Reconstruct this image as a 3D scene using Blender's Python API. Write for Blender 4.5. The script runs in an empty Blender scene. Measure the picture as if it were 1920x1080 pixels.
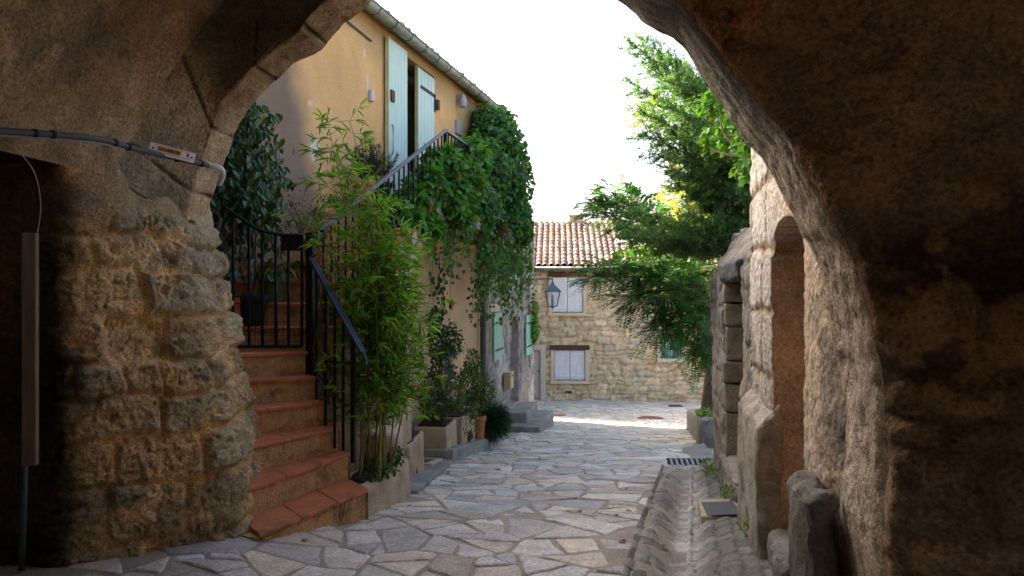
import bpy, bmesh, math, random
import numpy as np
from mathutils import Vector, Matrix

# ------------------------------------------------------------------ camera, sky, sun, exposure
scene = bpy.context.scene
COL = scene.collection
R = math.radians
EYE = 1.59
FPX = 1400.0                                   # focal length in photo pixels (1920 wide)

cam_d = bpy.data.cameras.new('camera')
cam_d.sensor_width = 36.0
cam_d.lens = FPX / 1920.0 * 36.0
cam_d.clip_start = 0.05
cam_d.clip_end = 800.0
cam = bpy.data.objects.new('camera', cam_d)
cam.location = (0, 0, EYE)
cam.rotation_euler = (R(90), 0, 0)
COL.objects.link(cam)
scene.camera = cam

SUN_AZ = math.atan2(-0.84, 0.55)               # from +Y towards +X
SUN_EL = R(24)
world = bpy.data.worlds.new('World')
scene.world = world
world.use_nodes = True
wn = world.node_tree.nodes
wl = world.node_tree.links
bg = wn['Background']
sky = wn.new('ShaderNodeTexSky')
sky.sky_type = 'NISHITA'
sky.sun_disc = False
sky.sun_elevation = SUN_EL
sky.sun_rotation = SUN_AZ
sky.altitude = 200
sky.air_density = 0.6
sky.dust_density = 9.0
sky.ozone_density = 0.6
wl.new(sky.outputs[0], bg.inputs[0])
bg.inputs[1].default_value = 0.15

sun_l = bpy.data.lights.new('sun', 'SUN')
sun_l.energy = 4.0
sun_l.angle = R(0.5)
sun_l.color = (1.0, 0.90, 0.76)
sun = bpy.data.objects.new('sun', sun_l)
sd = Vector((math.sin(SUN_AZ) * math.cos(SUN_EL), math.cos(SUN_AZ) * math.cos(SUN_EL), math.sin(SUN_EL)))
sun.rotation_euler = sd.to_track_quat('Z', 'Y').to_euler()
COL.objects.link(sun)

scene.view_settings.view_transform = 'Standard'
scene.view_settings.look = 'None'
scene.view_settings.gamma = 1.0
scene.view_settings.use_curve_mapping = False
scene.view_settings.exposure = 2.9
scene.render.engine = 'CYCLES'
scene.cycles.max_bounces = 8
scene.cycles.diffuse_bounces = 6
scene.cycles.sample_clamp_indirect = 6.0

rng = np.random.default_rng(7)
random.seed(7)


# ------------------------------------------------------------------ helpers
def px(x, y, d):
    """world point seen at photo pixel (x, y) at distance d in front of the eye"""
    return np.array(((x - 960) / FPX * d, d, EYE - (y - 540) / FPX * d))


def _hash(ix, iy, iz, seed):
    m = np.uint64(0xffffffff)
    n = (ix.astype(np.int64) * 374761393 + iy.astype(np.int64) * 668265263
         + iz.astype(np.int64) * 1440662683 + seed * 974634521).astype(np.uint64) & m
    n = ((n ^ (n >> np.uint64(13))) * np.uint64(1274126177)) & m
    n = ((n ^ (n >> np.uint64(15))) * np.uint64(2246822519)) & m
    n = n ^ (n >> np.uint64(16))
    return n.astype(np.float64) / 4294967295.0


def vn(p, f=1.0, seed=0):
    p = np.asarray(p, float) * f + 1000.37
    i = np.floor(p)
    t = p - i
    t = t * t * (3 - 2 * t)
    i = i.astype(np.int64)
    x, y, z = i[..., 0], i[..., 1], i[..., 2]
    tx, ty, tz = t[..., 0], t[..., 1], t[..., 2]
    r = 0
    for a in (0, 1):
        for b in (0, 1):
            for c in (0, 1):
                w = (tx if a else 1 - tx) * (ty if b else 1 - ty) * (tz if c else 1 - tz)
                r = r + w * _hash(x + a, y + b, z + c, seed)
    return r * 2 - 1


def fbm(p, f=1.0, octs=4, seed=0, gain=0.5):
    r, a, t = 0, 1.0, 0.0
    for o in range(octs):
        r = r + a * vn(p, f * (2.03 ** o), seed + o * 17)
        t += a
        a *= gain
    return r / t


def sst(a, b, x):
    t = np.clip((x - a) / (b - a), 0, 1)
    return t * t * (3 - 2 * t)


def mixc(a, b, t):
    return np.asarray(a) * (1 - t[..., None]) + np.asarray(b) * t[..., None]


def tag(o, label=None, cat=None, group=None, kind=None):
    if label: o['label'] = label
    if cat: o['category'] = cat
    if group: o['group'] = group
    if kind: o['kind'] = kind
    return o


def link(o, parent=None):
    COL.objects.link(o)
    if parent is not None:
        o.parent = parent
        o.matrix_parent_inverse = Matrix.Translation(-parent.location) if not isinstance(parent, int) else Matrix()
    return o


def thing(name, label, cat, loc=(0, 0, 0), group=None):
    o = bpy.data.objects.new(name, None)
    o.empty_display_size = 0.1
    o.location = [float(c) for c in loc]
    COL.objects.link(o)
    return tag(o, label, cat, group)


def world_loc(o):
    v = Vector(o.location)
    p = o.parent
    while p is not None:
        v += Vector(p.location)
        p = p.parent
    return v


def np_mesh(name, V, F, mat, parent=None, col=None, smooth=True, flat=None):
    """V (n,3) world coords, F (m,k) faces; linked as ONE mesh object"""
    V = np.asarray(V, np.float64).reshape(-1, 3)
    me = bpy.data.meshes.new(name)
    o = bpy.data.objects.new(name, me)
    if parent is not None:
        w = world_loc(parent)
        V = V - np.array(w)
    me.vertices.add(len(V))
    me.vertices.foreach_set('co', V.ravel().astype(np.float32))
    if isinstance(F, np.ndarray):
        k = F.shape[1]
        n = len(F)
        me.loops.add(n * k)
        me.loops.foreach_set('vertex_index', F.ravel().astype(np.int32))
        me.polygons.add(n)
        me.polygons.foreach_set('loop_start', np.arange(0, n * k, k, dtype=np.int32))
    else:
        tot = np.array([len(f) for f in F], np.int32)
        n = len(F)
        me.loops.add(int(tot.sum()))
        me.loops.foreach_set('vertex_index', np.concatenate([np.asarray(f, np.int32) for f in F]))
        me.polygons.add(n)
        me.polygons.foreach_set('loop_start', np.concatenate(([0], np.cumsum(tot)[:-1])).astype(np.int32))
    sm = np.full(n, bool(smooth))
    if flat is not None:
        sm &= ~np.asarray(flat)
    me.update(calc_edges=True)
    me.polygons.foreach_set('use_smooth', sm)
    if col is not None:
        a = me.attributes.new('Col', 'FLOAT_COLOR', 'POINT')
        c = np.ones((len(V), 4), np.float32)
        c[:, :3] = np.asarray(col, np.float32).reshape(-1, 3)
        a.data.foreach_set('color', c.ravel())
    me.validate()
    if mat: me.materials.append(mat)
    COL.objects.link(o)
    if parent is not None:
        o.parent = parent
    return o


def grid_faces(nu, nv, flip=False, off=0):
    i = np.arange(nu - 1)[:, None] * nv + np.arange(nv - 1)[None, :]
    i = i.ravel() + off
    f = np.stack([i, i + nv, i + nv + 1, i + 1], 1)
    return f[:, ::-1].copy() if flip else f


class MB:
    """collects boxes, bars, tubes and polygons in world coordinates; build() links them as ONE mesh object"""
    def __init__(self):
        self.v, self.f, self.n = [], [], 0

    def add(self, V, F):
        V = np.asarray(V, float).reshape(-1, 3)
        self.v.append(V)
        self.f += [tuple(int(i) + self.n for i in f) for f in F]
        self.n += len(V)
        return self

    def box(self, c, ax, ay, az):
        """centre and three half-axis vectors"""
        c, ax, ay, az = (np.asarray(q, float) for q in (c, ax, ay, az))
        V = [c + sx * ax + sy * ay + sz * az for sx in (-1, 1) for sy in (-1, 1) for sz in (-1, 1)]
        return self.add(V, [(0, 1, 3, 2), (4, 6, 7, 5), (0, 4, 5, 1), (2, 3, 7, 6), (0, 2, 6, 4), (1, 5, 7, 3)])

    def prism(self, poly, z0, z1):
        """poly: list of (x, y) or, with z arrays, heights per corner"""
        n = len(poly)
        z0 = np.broadcast_to(z0, n)
        z1 = np.broadcast_to(z1, n)
        V = [(p[0], p[1], z) for p, z in zip(poly, z0)] + [(p[0], p[1], z) for p, z in zip(poly, z1)]
        F = [tuple(range(n))[::-1], tuple(range(n, 2 * n))]
        F += [(i, (i + 1) % n, n + (i + 1) % n, n + i) for i in range(n)]
        return self.add(V, F)

    def tube(self, pts, r, k=8, cap=True):
        pts = np.asarray(pts, float)
        n = len(pts)
        r = np.broadcast_to(r, n)
        t = np.gradient(pts, axis=0)
        t /= np.linalg.norm(t, axis=1)[:, None] + 1e-9
        up = np.array((0, 0, 1.0)) if abs(t[:, 2]).mean() < 0.9 else np.array((1.0, 0, 0))
        a = np.cross(t, up)
        a /= np.linalg.norm(a, axis=1)[:, None] + 1e-9
        b = np.cross(t, a)
        th = np.arange(k) / k * 2 * math.pi + math.pi / k
        V = pts[:, None, :] + r[:, None, None] * (np.cos(th)[None, :, None] * a[:, None, :] + np.sin(th)[None, :, None] * b[:, None, :])
        F = [(i * k + j, i * k + (j + 1) % k, (i + 1) * k + (j + 1) % k, (i + 1) * k + j) for i in range(n - 1) for j in range(k)]
        if cap:
            F += [tuple(range(k))[::-1], tuple((n - 1) * k + j for j in range(k))]
        return self.add(V, F)

    def bar(self, a, b, w, h=None):
        """square bar between two points"""
        a, b = np.asarray(a, float), np.asarray(b, float)
        t = b - a
        L = np.linalg.norm(t)
        t /= L
        up = np.array((0, 0, 1.0)) if abs(t[2]) < 0.9 else np.array((0.2, 0.98, 0))
        s = np.cross(t, up); s /= np.linalg.norm(s)
        u = np.cross(s, t)
        return self.box((a + b) / 2, t * L / 2, s * w / 2, u * (h or w) / 2)

    def lathe(self, c, prof, k=20):
        c = np.asarray(c, float)
        th = np.arange(k) / k * 2 * math.pi
        V = [c + np.array((r * math.cos(a), r * math.sin(a), z)) for r, z in prof for a in th]
        n = len(prof)
        F = [(i * k + j, i * k + (j + 1) % k, (i + 1) * k + (j + 1) % k, (i + 1) * k + j) for i in range(n - 1) for j in range(k)]
        F += [tuple(range(k))[::-1], tuple((n - 1) * k + j for j in range(k))]
        return self.add(V, F)

    def build(self, name, mat, parent=None, bevel=0, smooth=False, segs=2, col=None):
        V = np.concatenate(self.v)
        o = np_mesh(name, V, self.f, mat, parent, smooth=smooth, col=col)
        if bevel:
            m = o.modifiers.new('bevel', 'BEVEL')
            m.width = bevel
            m.segments = segs
            m.limit_method = 'ANGLE'
            m.angle_limit = R(40)
        return o


# ------------------------------------------------------------------ materials
def new_mat(name):
    m = bpy.data.materials.new(name)
    m.use_nodes = True
    nt = m.node_tree
    return m, nt, nt.nodes, nt.links, nt.nodes['Principled BSDF']


def _noise(nd, ln, co, scale, detail=6, rough=0.6, dist=0.0):
    n = nd.new('ShaderNodeTexNoise')
    n.inputs['Scale'].default_value = scale
    n.inputs['Detail'].default_value = detail
    n.inputs['Roughness'].default_value = rough
    n.inputs['Distortion'].default_value = dist
    ln.new(co, n.inputs['Vector'])
    return n


def _ramp(nd, ln, fac, stops):
    r = nd.new('ShaderNodeValToRGB')
    e = r.color_ramp.elements
    while len(e) < len(stops): e.new(0.5)
    for el, (p, c) in zip(e, stops):
        el.position = p
        el.color = (c, c, c, 1) if isinstance(c, (int, float)) else (*c, 1)
    ln.new(fac, r.inputs['Fac'])
    return r


def _mul(nd, ln, a, b, fac=1.0, mode='MULTIPLY'):
    m = nd.new('ShaderNodeMix')
    m.data_type = 'RGBA'
    m.blend_type = mode
    m.inputs[0].default_value = fac
    ln.new(a, m.inputs[6]); ln.new(b, m.inputs[7])
    return m.outputs[2]


def surf(name, base=None, rough=0.85, var=0.35, vscale=6.0, fine=60.0, fvar=0.3, bump=0.4, bdist=0.01, bscale=40.0,
         spec=0.3, metal=0.0, stretch=(1, 1, 1), dirt=None):
    """general weathered surface. base None = the mesh's own colour attribute"""
    m, nt, nd, ln, bs = new_mat(name)
    tc = nd.new('ShaderNodeTexCoord')
    mp = nd.new('ShaderNodeMapping')
    mp.inputs['Scale'].default_value = stretch
    ln.new(tc.outputs['Object'], mp.inputs['Vector'])
    co = mp.outputs['Vector']
    if base is None:
        a = nd.new('ShaderNodeAttribute'); a.attribute_name = 'Col'
        c = a.outputs['Color']
    else:
        a = nd.new('ShaderNodeRGB'); a.outputs[0].default_value = (*base, 1)
        c = a.outputs[0]
    n1 = _noise(nd, ln, co, vscale, 7, 0.65, 0.3)
    r1 = _ramp(nd, ln, n1.outputs['Fac'], [(0.25, 1 - var), (0.75, 1 + var)])
    c = _mul(nd, ln, c, r1.outputs['Color'])
    n2 = _noise(nd, ln, co, fine, 5, 0.7)
    r2 = _ramp(nd, ln, n2.outputs['Fac'], [(0.3, 1 - fvar), (0.7, 1 + fvar)])
    c = _mul(nd, ln, c, r2.outputs['Color'])
    if dirt:                                     # blotchy stains of their own colour
        dc, ds, dlo, dhi = dirt
        n3 = _noise(nd, ln, co, ds, 8, 0.7, 0.5)
        r3 = _ramp(nd, ln, n3.outputs['Fac'], [(dlo, 0.0), (dhi, 1.0)])
        rgb = nd.new('ShaderNodeRGB'); rgb.outputs[0].default_value = (*dc, 1)
        mx = nd.new('ShaderNodeMix'); mx.data_type = 'RGBA'
        ln.new(r3.outputs['Color'], mx.inputs[0]); ln.new(c, mx.inputs[6]); ln.new(rgb.outputs[0], mx.inputs[7])
        c = mx.outputs[2]
    ln.new(c, bs.inputs['Base Color'])
    bs.inputs['Roughness'].default_value = rough
    bs.inputs['Specular IOR Level'].default_value = spec
    bs.inputs['Metallic'].default_value = metal
    if bump:
        n4 = _noise(nd, ln, co, bscale, 8, 0.65)
        bp = nd.new('ShaderNodeBump')
        bp.inputs['Strength'].default_value = bump
        bp.inputs['Distance'].default_value = bdist
        ln.new(n4.outputs['Fac'], bp.inputs['Height'])
        ln.new(bp.outputs[0], bs.inputs['Normal'])
    return m


def leaf_mat(name, rough=0.45, trans=0.35, tint=(1.25, 1.2, 0.5), spec=0.4):
    m, nt, nd, ln, bs = new_mat(name)
    a = nd.new('ShaderNodeAttribute'); a.attribute_name = 'Col'
    ln.new(a.outputs['Color'], bs.inputs['Base Color'])
    bs.inputs['Roughness'].default_value = rough
    bs.inputs['Specular IOR Level'].default_value = spec
    tr = nd.new('ShaderNodeBsdfTranslucent')
    t = nd.new('ShaderNodeRGB'); t.outputs[0].default_value = (*[q * 1.6 for q in tint], 1)
    ln.new(_mul(nd, ln, a.outputs['Color'], t.outputs[0]), tr.inputs['Color'])
    mx = nd.new('ShaderNodeMixShader')
    mx.inputs[0].default_value = trans
    ln.new(bs.outputs[0], mx.inputs[1]); ln.new(tr.outputs[0], mx.inputs[2])
    ln.new(mx.outputs[0], nt.nodes['Material Output'].inputs['Surface'])
    return m


M = {}
M['pier'] = surf('pier_stone', None, 0.92, 0.35, 9, 75, 0.6, 1.0, 0.014, 55)
M['plaster'] = surf('old_plaster', None, 0.92, 0.45, 3.5, 60, 0.6, 1.0, 0.02, 30)
M['rubble'] = surf('rubble_stone', None, 0.92, 0.3, 5, 60, 0.5, 0.7, 0.012, 45)
M['render'] = surf('ochre_render', None, 0.93, 0.14, 1.6, 70, 0.22, 0.8, 0.012, 75)
M['beige'] = surf('beige_render', (0.42, 0.305, 0.18), 0.92, 0.25, 3, 60, 0.22, 0.5, 0.008, 60, dirt=((0.20, 0.15, 0.095), 2.5, 0.48, 0.70))
M['paving'] = surf('paving_stone', None, 0.75, 0.3, 5, 45, 0.38, 0.8, 0.009, 34, spec=0.3, dirt=((0.20, 0.18, 0.15), 9, 0.60, 0.74))
M['mortar'] = surf('paving_mortar', (0.33, 0.28, 0.215), 0.9, 0.3, 4, 70, 0.4, 0.8, 0.01, 60)
M['gutter'] = surf('gutter_stone', None, 0.75, 0.3, 8, 60, 0.35, 0.8, 0.012, 45)
M['concrete'] = surf('concrete', (0.24, 0.225, 0.19), 0.88, 0.3, 4, 70, 0.25, 0.5, 0.008, 60, dirt=((0.12, 0.11, 0.085), 2.5, 0.5, 0.72))
M['trough'] = surf('trough_stone', (0.47, 0.37, 0.25), 0.9, 0.25, 5, 70, 0.25, 0.7, 0.01, 55, dirt=((0.2, 0.17, 0.12), 3.0, 0.55, 0.75))
M['jamb'] = surf('jamb_stone', (0.30, 0.235, 0.16), 0.9, 0.35, 4, 60, 0.35, 0.9, 0.014, 40)
M['greystone'] = surf('grey_stone', (0.22, 0.20, 0.165), 0.9, 0.35, 6, 60, 0.35, 0.9, 0.014, 40, dirt=((0.09, 0.09, 0.07), 4, 0.5, 0.68))
M['terracotta_tile'] = surf('terracotta_tile', (0.50, 0.17, 0.07), 0.5, 0.3, 4, 70, 0.25, 0.3, 0.004, 50, spec=0.4, dirt=((0.17, 0.075, 0.035), 5, 0.50, 0.72))
M['riser'] = surf('step_riser', (0.46, 0.27, 0.12), 0.9, 0.35, 7, 60, 0.5, 0.6, 0.006, 70, dirt=((0.10, 0.06, 0.035), 5, 0.53, 0.7))
M['iron'] = surf('black_iron', (0.006, 0.006, 0.007), 0.5, 0.2, 20, 100, 0.2, 0.1, 0.002, 80, spec=0.25)
M['rail'] = surf('rail_iron', (0.022, 0.034, 0.06), 0.38, 0.2, 20, 100, 0.2, 0.1, 0.002, 80, spec=0.5)
M['aqua'] = surf('pale_aqua_paint', (0.49, 0.63, 0.54), 0.55, 0.1, 5, 40, 0.06, 0.15, 0.003, 30, stretch=(1, 1, 0.15))
M['green_paint'] = surf('green_paint', (0.22, 0.44, 0.32), 0.6, 0.14, 6, 40, 0.1, 0.2, 0.003, 30, stretch=(1, 1, 0.2))
M['edge_paint'] = surf('olive_edge_paint', (0.40, 0.42, 0.20), 0.6, 0.2, 6, 40, 0.1, 0.2, 0.003, 30)
M['white_paint'] = surf('white_paint', (0.70, 0.70, 0.68), 0.6, 0.12, 7, 50, 0.12, 0.2, 0.003, 40, stretch=(1, 1, 0.12), dirt=((0.3, 0.27, 0.25), 14, 0.62, 0.75))
M['white_door'] = surf('white_door', (0.50, 0.46, 0.45), 0.6, 0.1, 6, 40, 0.1, 0.2, 0.003, 30, stretch=(1, 1, 0.2))
M['lintel'] = surf('brown_timber', (0.09, 0.038, 0.02), 0.8, 0.3, 5, 50, 0.3, 0.4, 0.006, 40, stretch=(0.15, 1, 1))
M['surround'] = surf('window_surround', (0.58, 0.48, 0.36), 0.9, 0.1, 4, 50, 0.12, 0.3, 0.005, 50)
M['zinc'] = surf('weathered_zinc', (0.26, 0.29, 0.25), 0.55, 0.4, 4, 30, 0.25, 0.2, 0.003, 20, metal=0.3, dirt=((0.12, 0.15, 0.10), 5, 0.5, 0.7))
M['pipe'] = surf('dark_pipe', (0.06, 0.075, 0.075), 0.5, 0.2, 4, 30, 0.2, 0.1, 0.003, 20)
M['roof_tile'] = surf('roof_tile', None, 0.9, 0.25, 4, 40, 0.3, 0.4, 0.008, 30)
M['dark'] = surf('dark_interior', (0.02, 0.017, 0.014), 0.9, 0.2, 4, 30, 0.2, 0.0)
M['wood'] = surf('bare_wood', (0.20, 0.145, 0.09), 0.8, 0.25, 5, 50, 0.3, 0.4, 0.004, 40, stretch=(1, 1, 0.08))
M['conduit'] = surf('grey_conduit', (0.12, 0.12, 0.12), 0.5, 0.15, 5, 50, 0.1, 0.1, 0.002, 30)
M['conduit_white'] = surf('white_conduit', (0.65, 0.65, 0.64), 0.45, 0.08, 5, 50, 0.06, 0.0)
M['black_plastic'] = surf('black_plastic', (0.012, 0.012, 0.013), 0.55, 0.1, 5, 50, 0.1, 0.0)
M['sign_white'] = surf('sign_white', (0.80, 0.78, 0.72), 0.5, 0.08, 9, 60, 0.08, 0.0)
M['sign_orange'] = surf('sign_orange', (0.80, 0.36, 0.02), 0.5, 0.05, 9, 60, 0.05, 0.0)
M['sign_brown'] = surf('sign_brown', (0.16, 0.05, 0.02), 0.5, 0.05, 9, 60, 0.05, 0.0)
M['sign_red'] = surf('sign_red', (0.35, 0.03, 0.02), 0.5, 0.05, 9, 60, 0.05, 0.0)
M['terracotta'] = surf('terracotta_pot', (0.42, 0.13, 0.05), 0.8, 0.2, 6, 60, 0.2, 0.2, 0.004, 40)
M['green_pot'] = surf('green_glazed_pot', (0.10, 0.12, 0.03), 0.4, 0.2, 6, 60, 0.1, 0.1, 0.003, 30)
M['soil'] = surf('soil', (0.035, 0.025, 0.016), 0.95, 0.4, 20, 90, 0.4, 0.9, 0.02, 60)
M['grate'] = surf('cast_iron', (0.055, 0.055, 0.06), 0.55, 0.3, 8, 60, 0.3, 0.5, 0.004, 60, metal=0.4)
M['slate'] = surf('dark_slab', (0.055, 0.055, 0.06), 0.7, 0.2, 8, 60, 0.25, 0.4, 0.004, 60)
M['mailbox'] = surf('cream_metal', (0.45, 0.36, 0.20), 0.5, 0.1, 8, 60, 0.06, 0.0)
M['glass'] = surf('lantern_glass', (0.30, 0.33, 0.34), 0.15, 0.05, 8, 60, 0.05, 0.0, spec=0.8)
_m, _nt, _nd, _ln, _bs = new_mat('clear_glass')
_bs.inputs['Base Color'].default_value = (0.75, 0.8, 0.82, 1)
_bs.inputs['Roughness'].default_value = 0.08
_tr = _nd.new('ShaderNodeBsdfTransparent')
_mx = _nd.new('ShaderNodeMixShader'); _mx.inputs[0].default_value = 0.25
_ln.new(_tr.outputs[0], _mx.inputs[1]); _ln.new(_bs.outputs[0], _mx.inputs[2])
_ln.new(_mx.outputs[0], _nt.nodes['Material Output'].inputs['Surface'])
M['glass'] = _m
M['lantern'] = surf('blue_grey_metal', (0.05, 0.075, 0.10), 0.4, 0.15, 8, 60, 0.1, 0.0, spec=0.6)
M['bark'] = surf('bark', (0.13, 0.085, 0.055), 0.95, 0.4, 6, 40, 0.45, 1.0, 0.04, 22, stretch=(1, 1, 0.15))
M['stem'] = surf('stem', (0.10, 0.075, 0.04), 0.9, 0.3, 9, 60, 0.3, 0.3, 0.004, 40)
M['culm'] = surf('bamboo_culm', (0.26, 0.20, 0.07), 0.5, 0.35, 9, 60, 0.2, 0.1, 0.003, 40)
M['leaf'] = leaf_mat('leaf', 0.5, 0.35)
M['leaf_gloss'] = leaf_mat('glossy_leaf', 0.28, 0.18, spec=0.6)
M['leaf_thin'] = leaf_mat('thin_leaf', 0.5, 0.5, (1.3, 1.25, 0.5))
M['needle'] = leaf_mat('needle', 0.55, 0.4)
M['grey_meter'] = surf('grey_box', (0.35, 0.35, 0.33), 0.5, 0.1, 8, 60, 0.06, 0.0)
M['rust'] = surf('rust', (0.14, 0.05, 0.025), 0.8, 0.3, 10, 60, 0.3, 0.3, 0.004, 40)


# ------------------------------------------------------------------ ground form
GD = np.array([-40, 4.2, 5.2, 9, 14, 18, 22, 28, 34, 60, 400])
GZ = np.array([0.0, 0.0, -0.075, -0.585, -1.235, -1.73, -2.08, -2.57, -2.75, -3.2, -6.0])
_d = np.linspace(-40, 400, 8801)
_z = np.interp(_d, GD, GZ)
_k = np.ones(15) / 15
_z = np.convolve(np.pad(_z, 7, mode='edge'), _k, 'valid')


def gutter_line(d):
    """x of the gutter's bottom"""
    return 0.94 + 0.243 * (d - 4.0)


def base_z(x, d):
    x = np.asarray(x, float); d = np.asarray(d, float)
    z = np.interp(d, _d, _z)
    z = z - 0.015 * np.clip(x, 0, 30) * sst(14, 20, d)
    z = z + 0.11 * sst(0.9, 1.7, -x) * (1 - sst(5.0, 6.2, d))
    return z


GUT0, GUT1 = -6.0, 8.7


def gut_depth(x, d):
    u = x - gutter_line(d)
    g = np.interp(u, [-0.34, -0.25, -0.10, 0.06, 0.14, 0.28, 0.42], [0.0, -0.015, -0.13, -0.14, -0.075, -0.02, 0.0])
    return g * (1 - sst(GUT1 - 0.25, GUT1 + 0.35, d))


def gz(x, d):
    return base_z(x, d) + gut_depth(np.asarray(x, float), np.asarray(d, float))


def G(x, d):
    return float(gz(x, d))


xs = np.concatenate([np.linspace(-160, -8, 10)[:-1], np.arange(-8, -3, 0.5), np.arange(-3, 6, 0.06), np.arange(6, 12, 0.5), np.linspace(12, 160, 10)])
ys = np.concatenate([np.linspace(-60, -6, 8)[:-1], np.arange(-6, 1, 0.5), np.arange(1, 14, 0.08), np.arange(14, 30, 0.25), np.linspace(30, 300, 12)])
X, Y = np.meshgrid(xs, ys, indexing='ij')
Z = gz(X, Y) - 0.005
P = np.stack([X, Y, Z], -1)
Z += 0.003 * fbm(P * [1, 1, 0], 3, 3, 5)
P[..., 2] = Z
tag(np_mesh('ground', P, grid_faces(len(xs), len(ys)), M['mortar']), kind='structure')


# ------------------------------------------------------------------ flagstones: irregular cells cut from random points
def left_line(d):
    return np.interp(d, [0, 3.9, 4.5, 5.5, 6.65, 9.7, 11.85, 18.5, 20.4, 24, 30], [-3.3, -2.4, -1.5, -1.10, -0.88, -0.78, -0.37, 0.45, 0.2, -3, -3])


def right_line(d):
    return np.where(d < 9.2, gutter_line(d) - 0.33, np.interp(d, [9.2, 10.2, 12, 17, 19, 22, 30], [1.85, 2.55, 3.0, 3.9, 5, 11, 11]))


def clip_poly(poly, nx, ny, c):
    out = []
    n = len(poly)
    for i in range(n):
        a, b = poly[i], poly[(i + 1) % n]
        da = a[0] * nx + a[1] * ny - c
        db = b[0] * nx + b[1] * ny - c
        if da <= 0: out.append(a)
        if (da < 0 < db) or (db < 0 < da):
            t = da / (da - db)
            out.append((a[0] + t * (b[0] - a[0]), a[1] + t * (b[1] - a[1])))
    return out


def poly_area(p):
    p = np.asarray(p)
    return 0.5 * abs(np.dot(p[:, 0], np.roll(p[:, 1], -1)) - np.dot(p[:, 1], np.roll(p[:, 0], -1)))


def split_stone(r, poly, out, lim):
    """break a slab by straight cracks until its pieces are small enough"""
    a = poly_area(poly)
    if a < lim or len(poly) < 3:
        out.append(poly); return
    p = np.array(poly); c = p.mean(0)
    u, sv, vt = np.linalg.svd(p - c)
    ang = math.atan2(vt[0][1], vt[0][0]) + r.normal(0, 0.45)
    nx, ny = math.cos(ang), math.sin(ang)
    off = nx * c[0] + ny * c[1] + r.normal(0, 0.14) * sv[0] * 0.5
    for sg_ in (1, -1):
        q = clip_poly(poly, sg_ * nx, sg_ * ny, sg_ * off)
        if len(q) >= 3 and poly_area(q) > 0.003:
            split_stone(r, q, out, r.choice((0.035, 0.07, 0.11, 0.16, 0.22, 0.32), p=(0.12, 0.2, 0.24, 0.2, 0.16, 0.08)))


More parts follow.
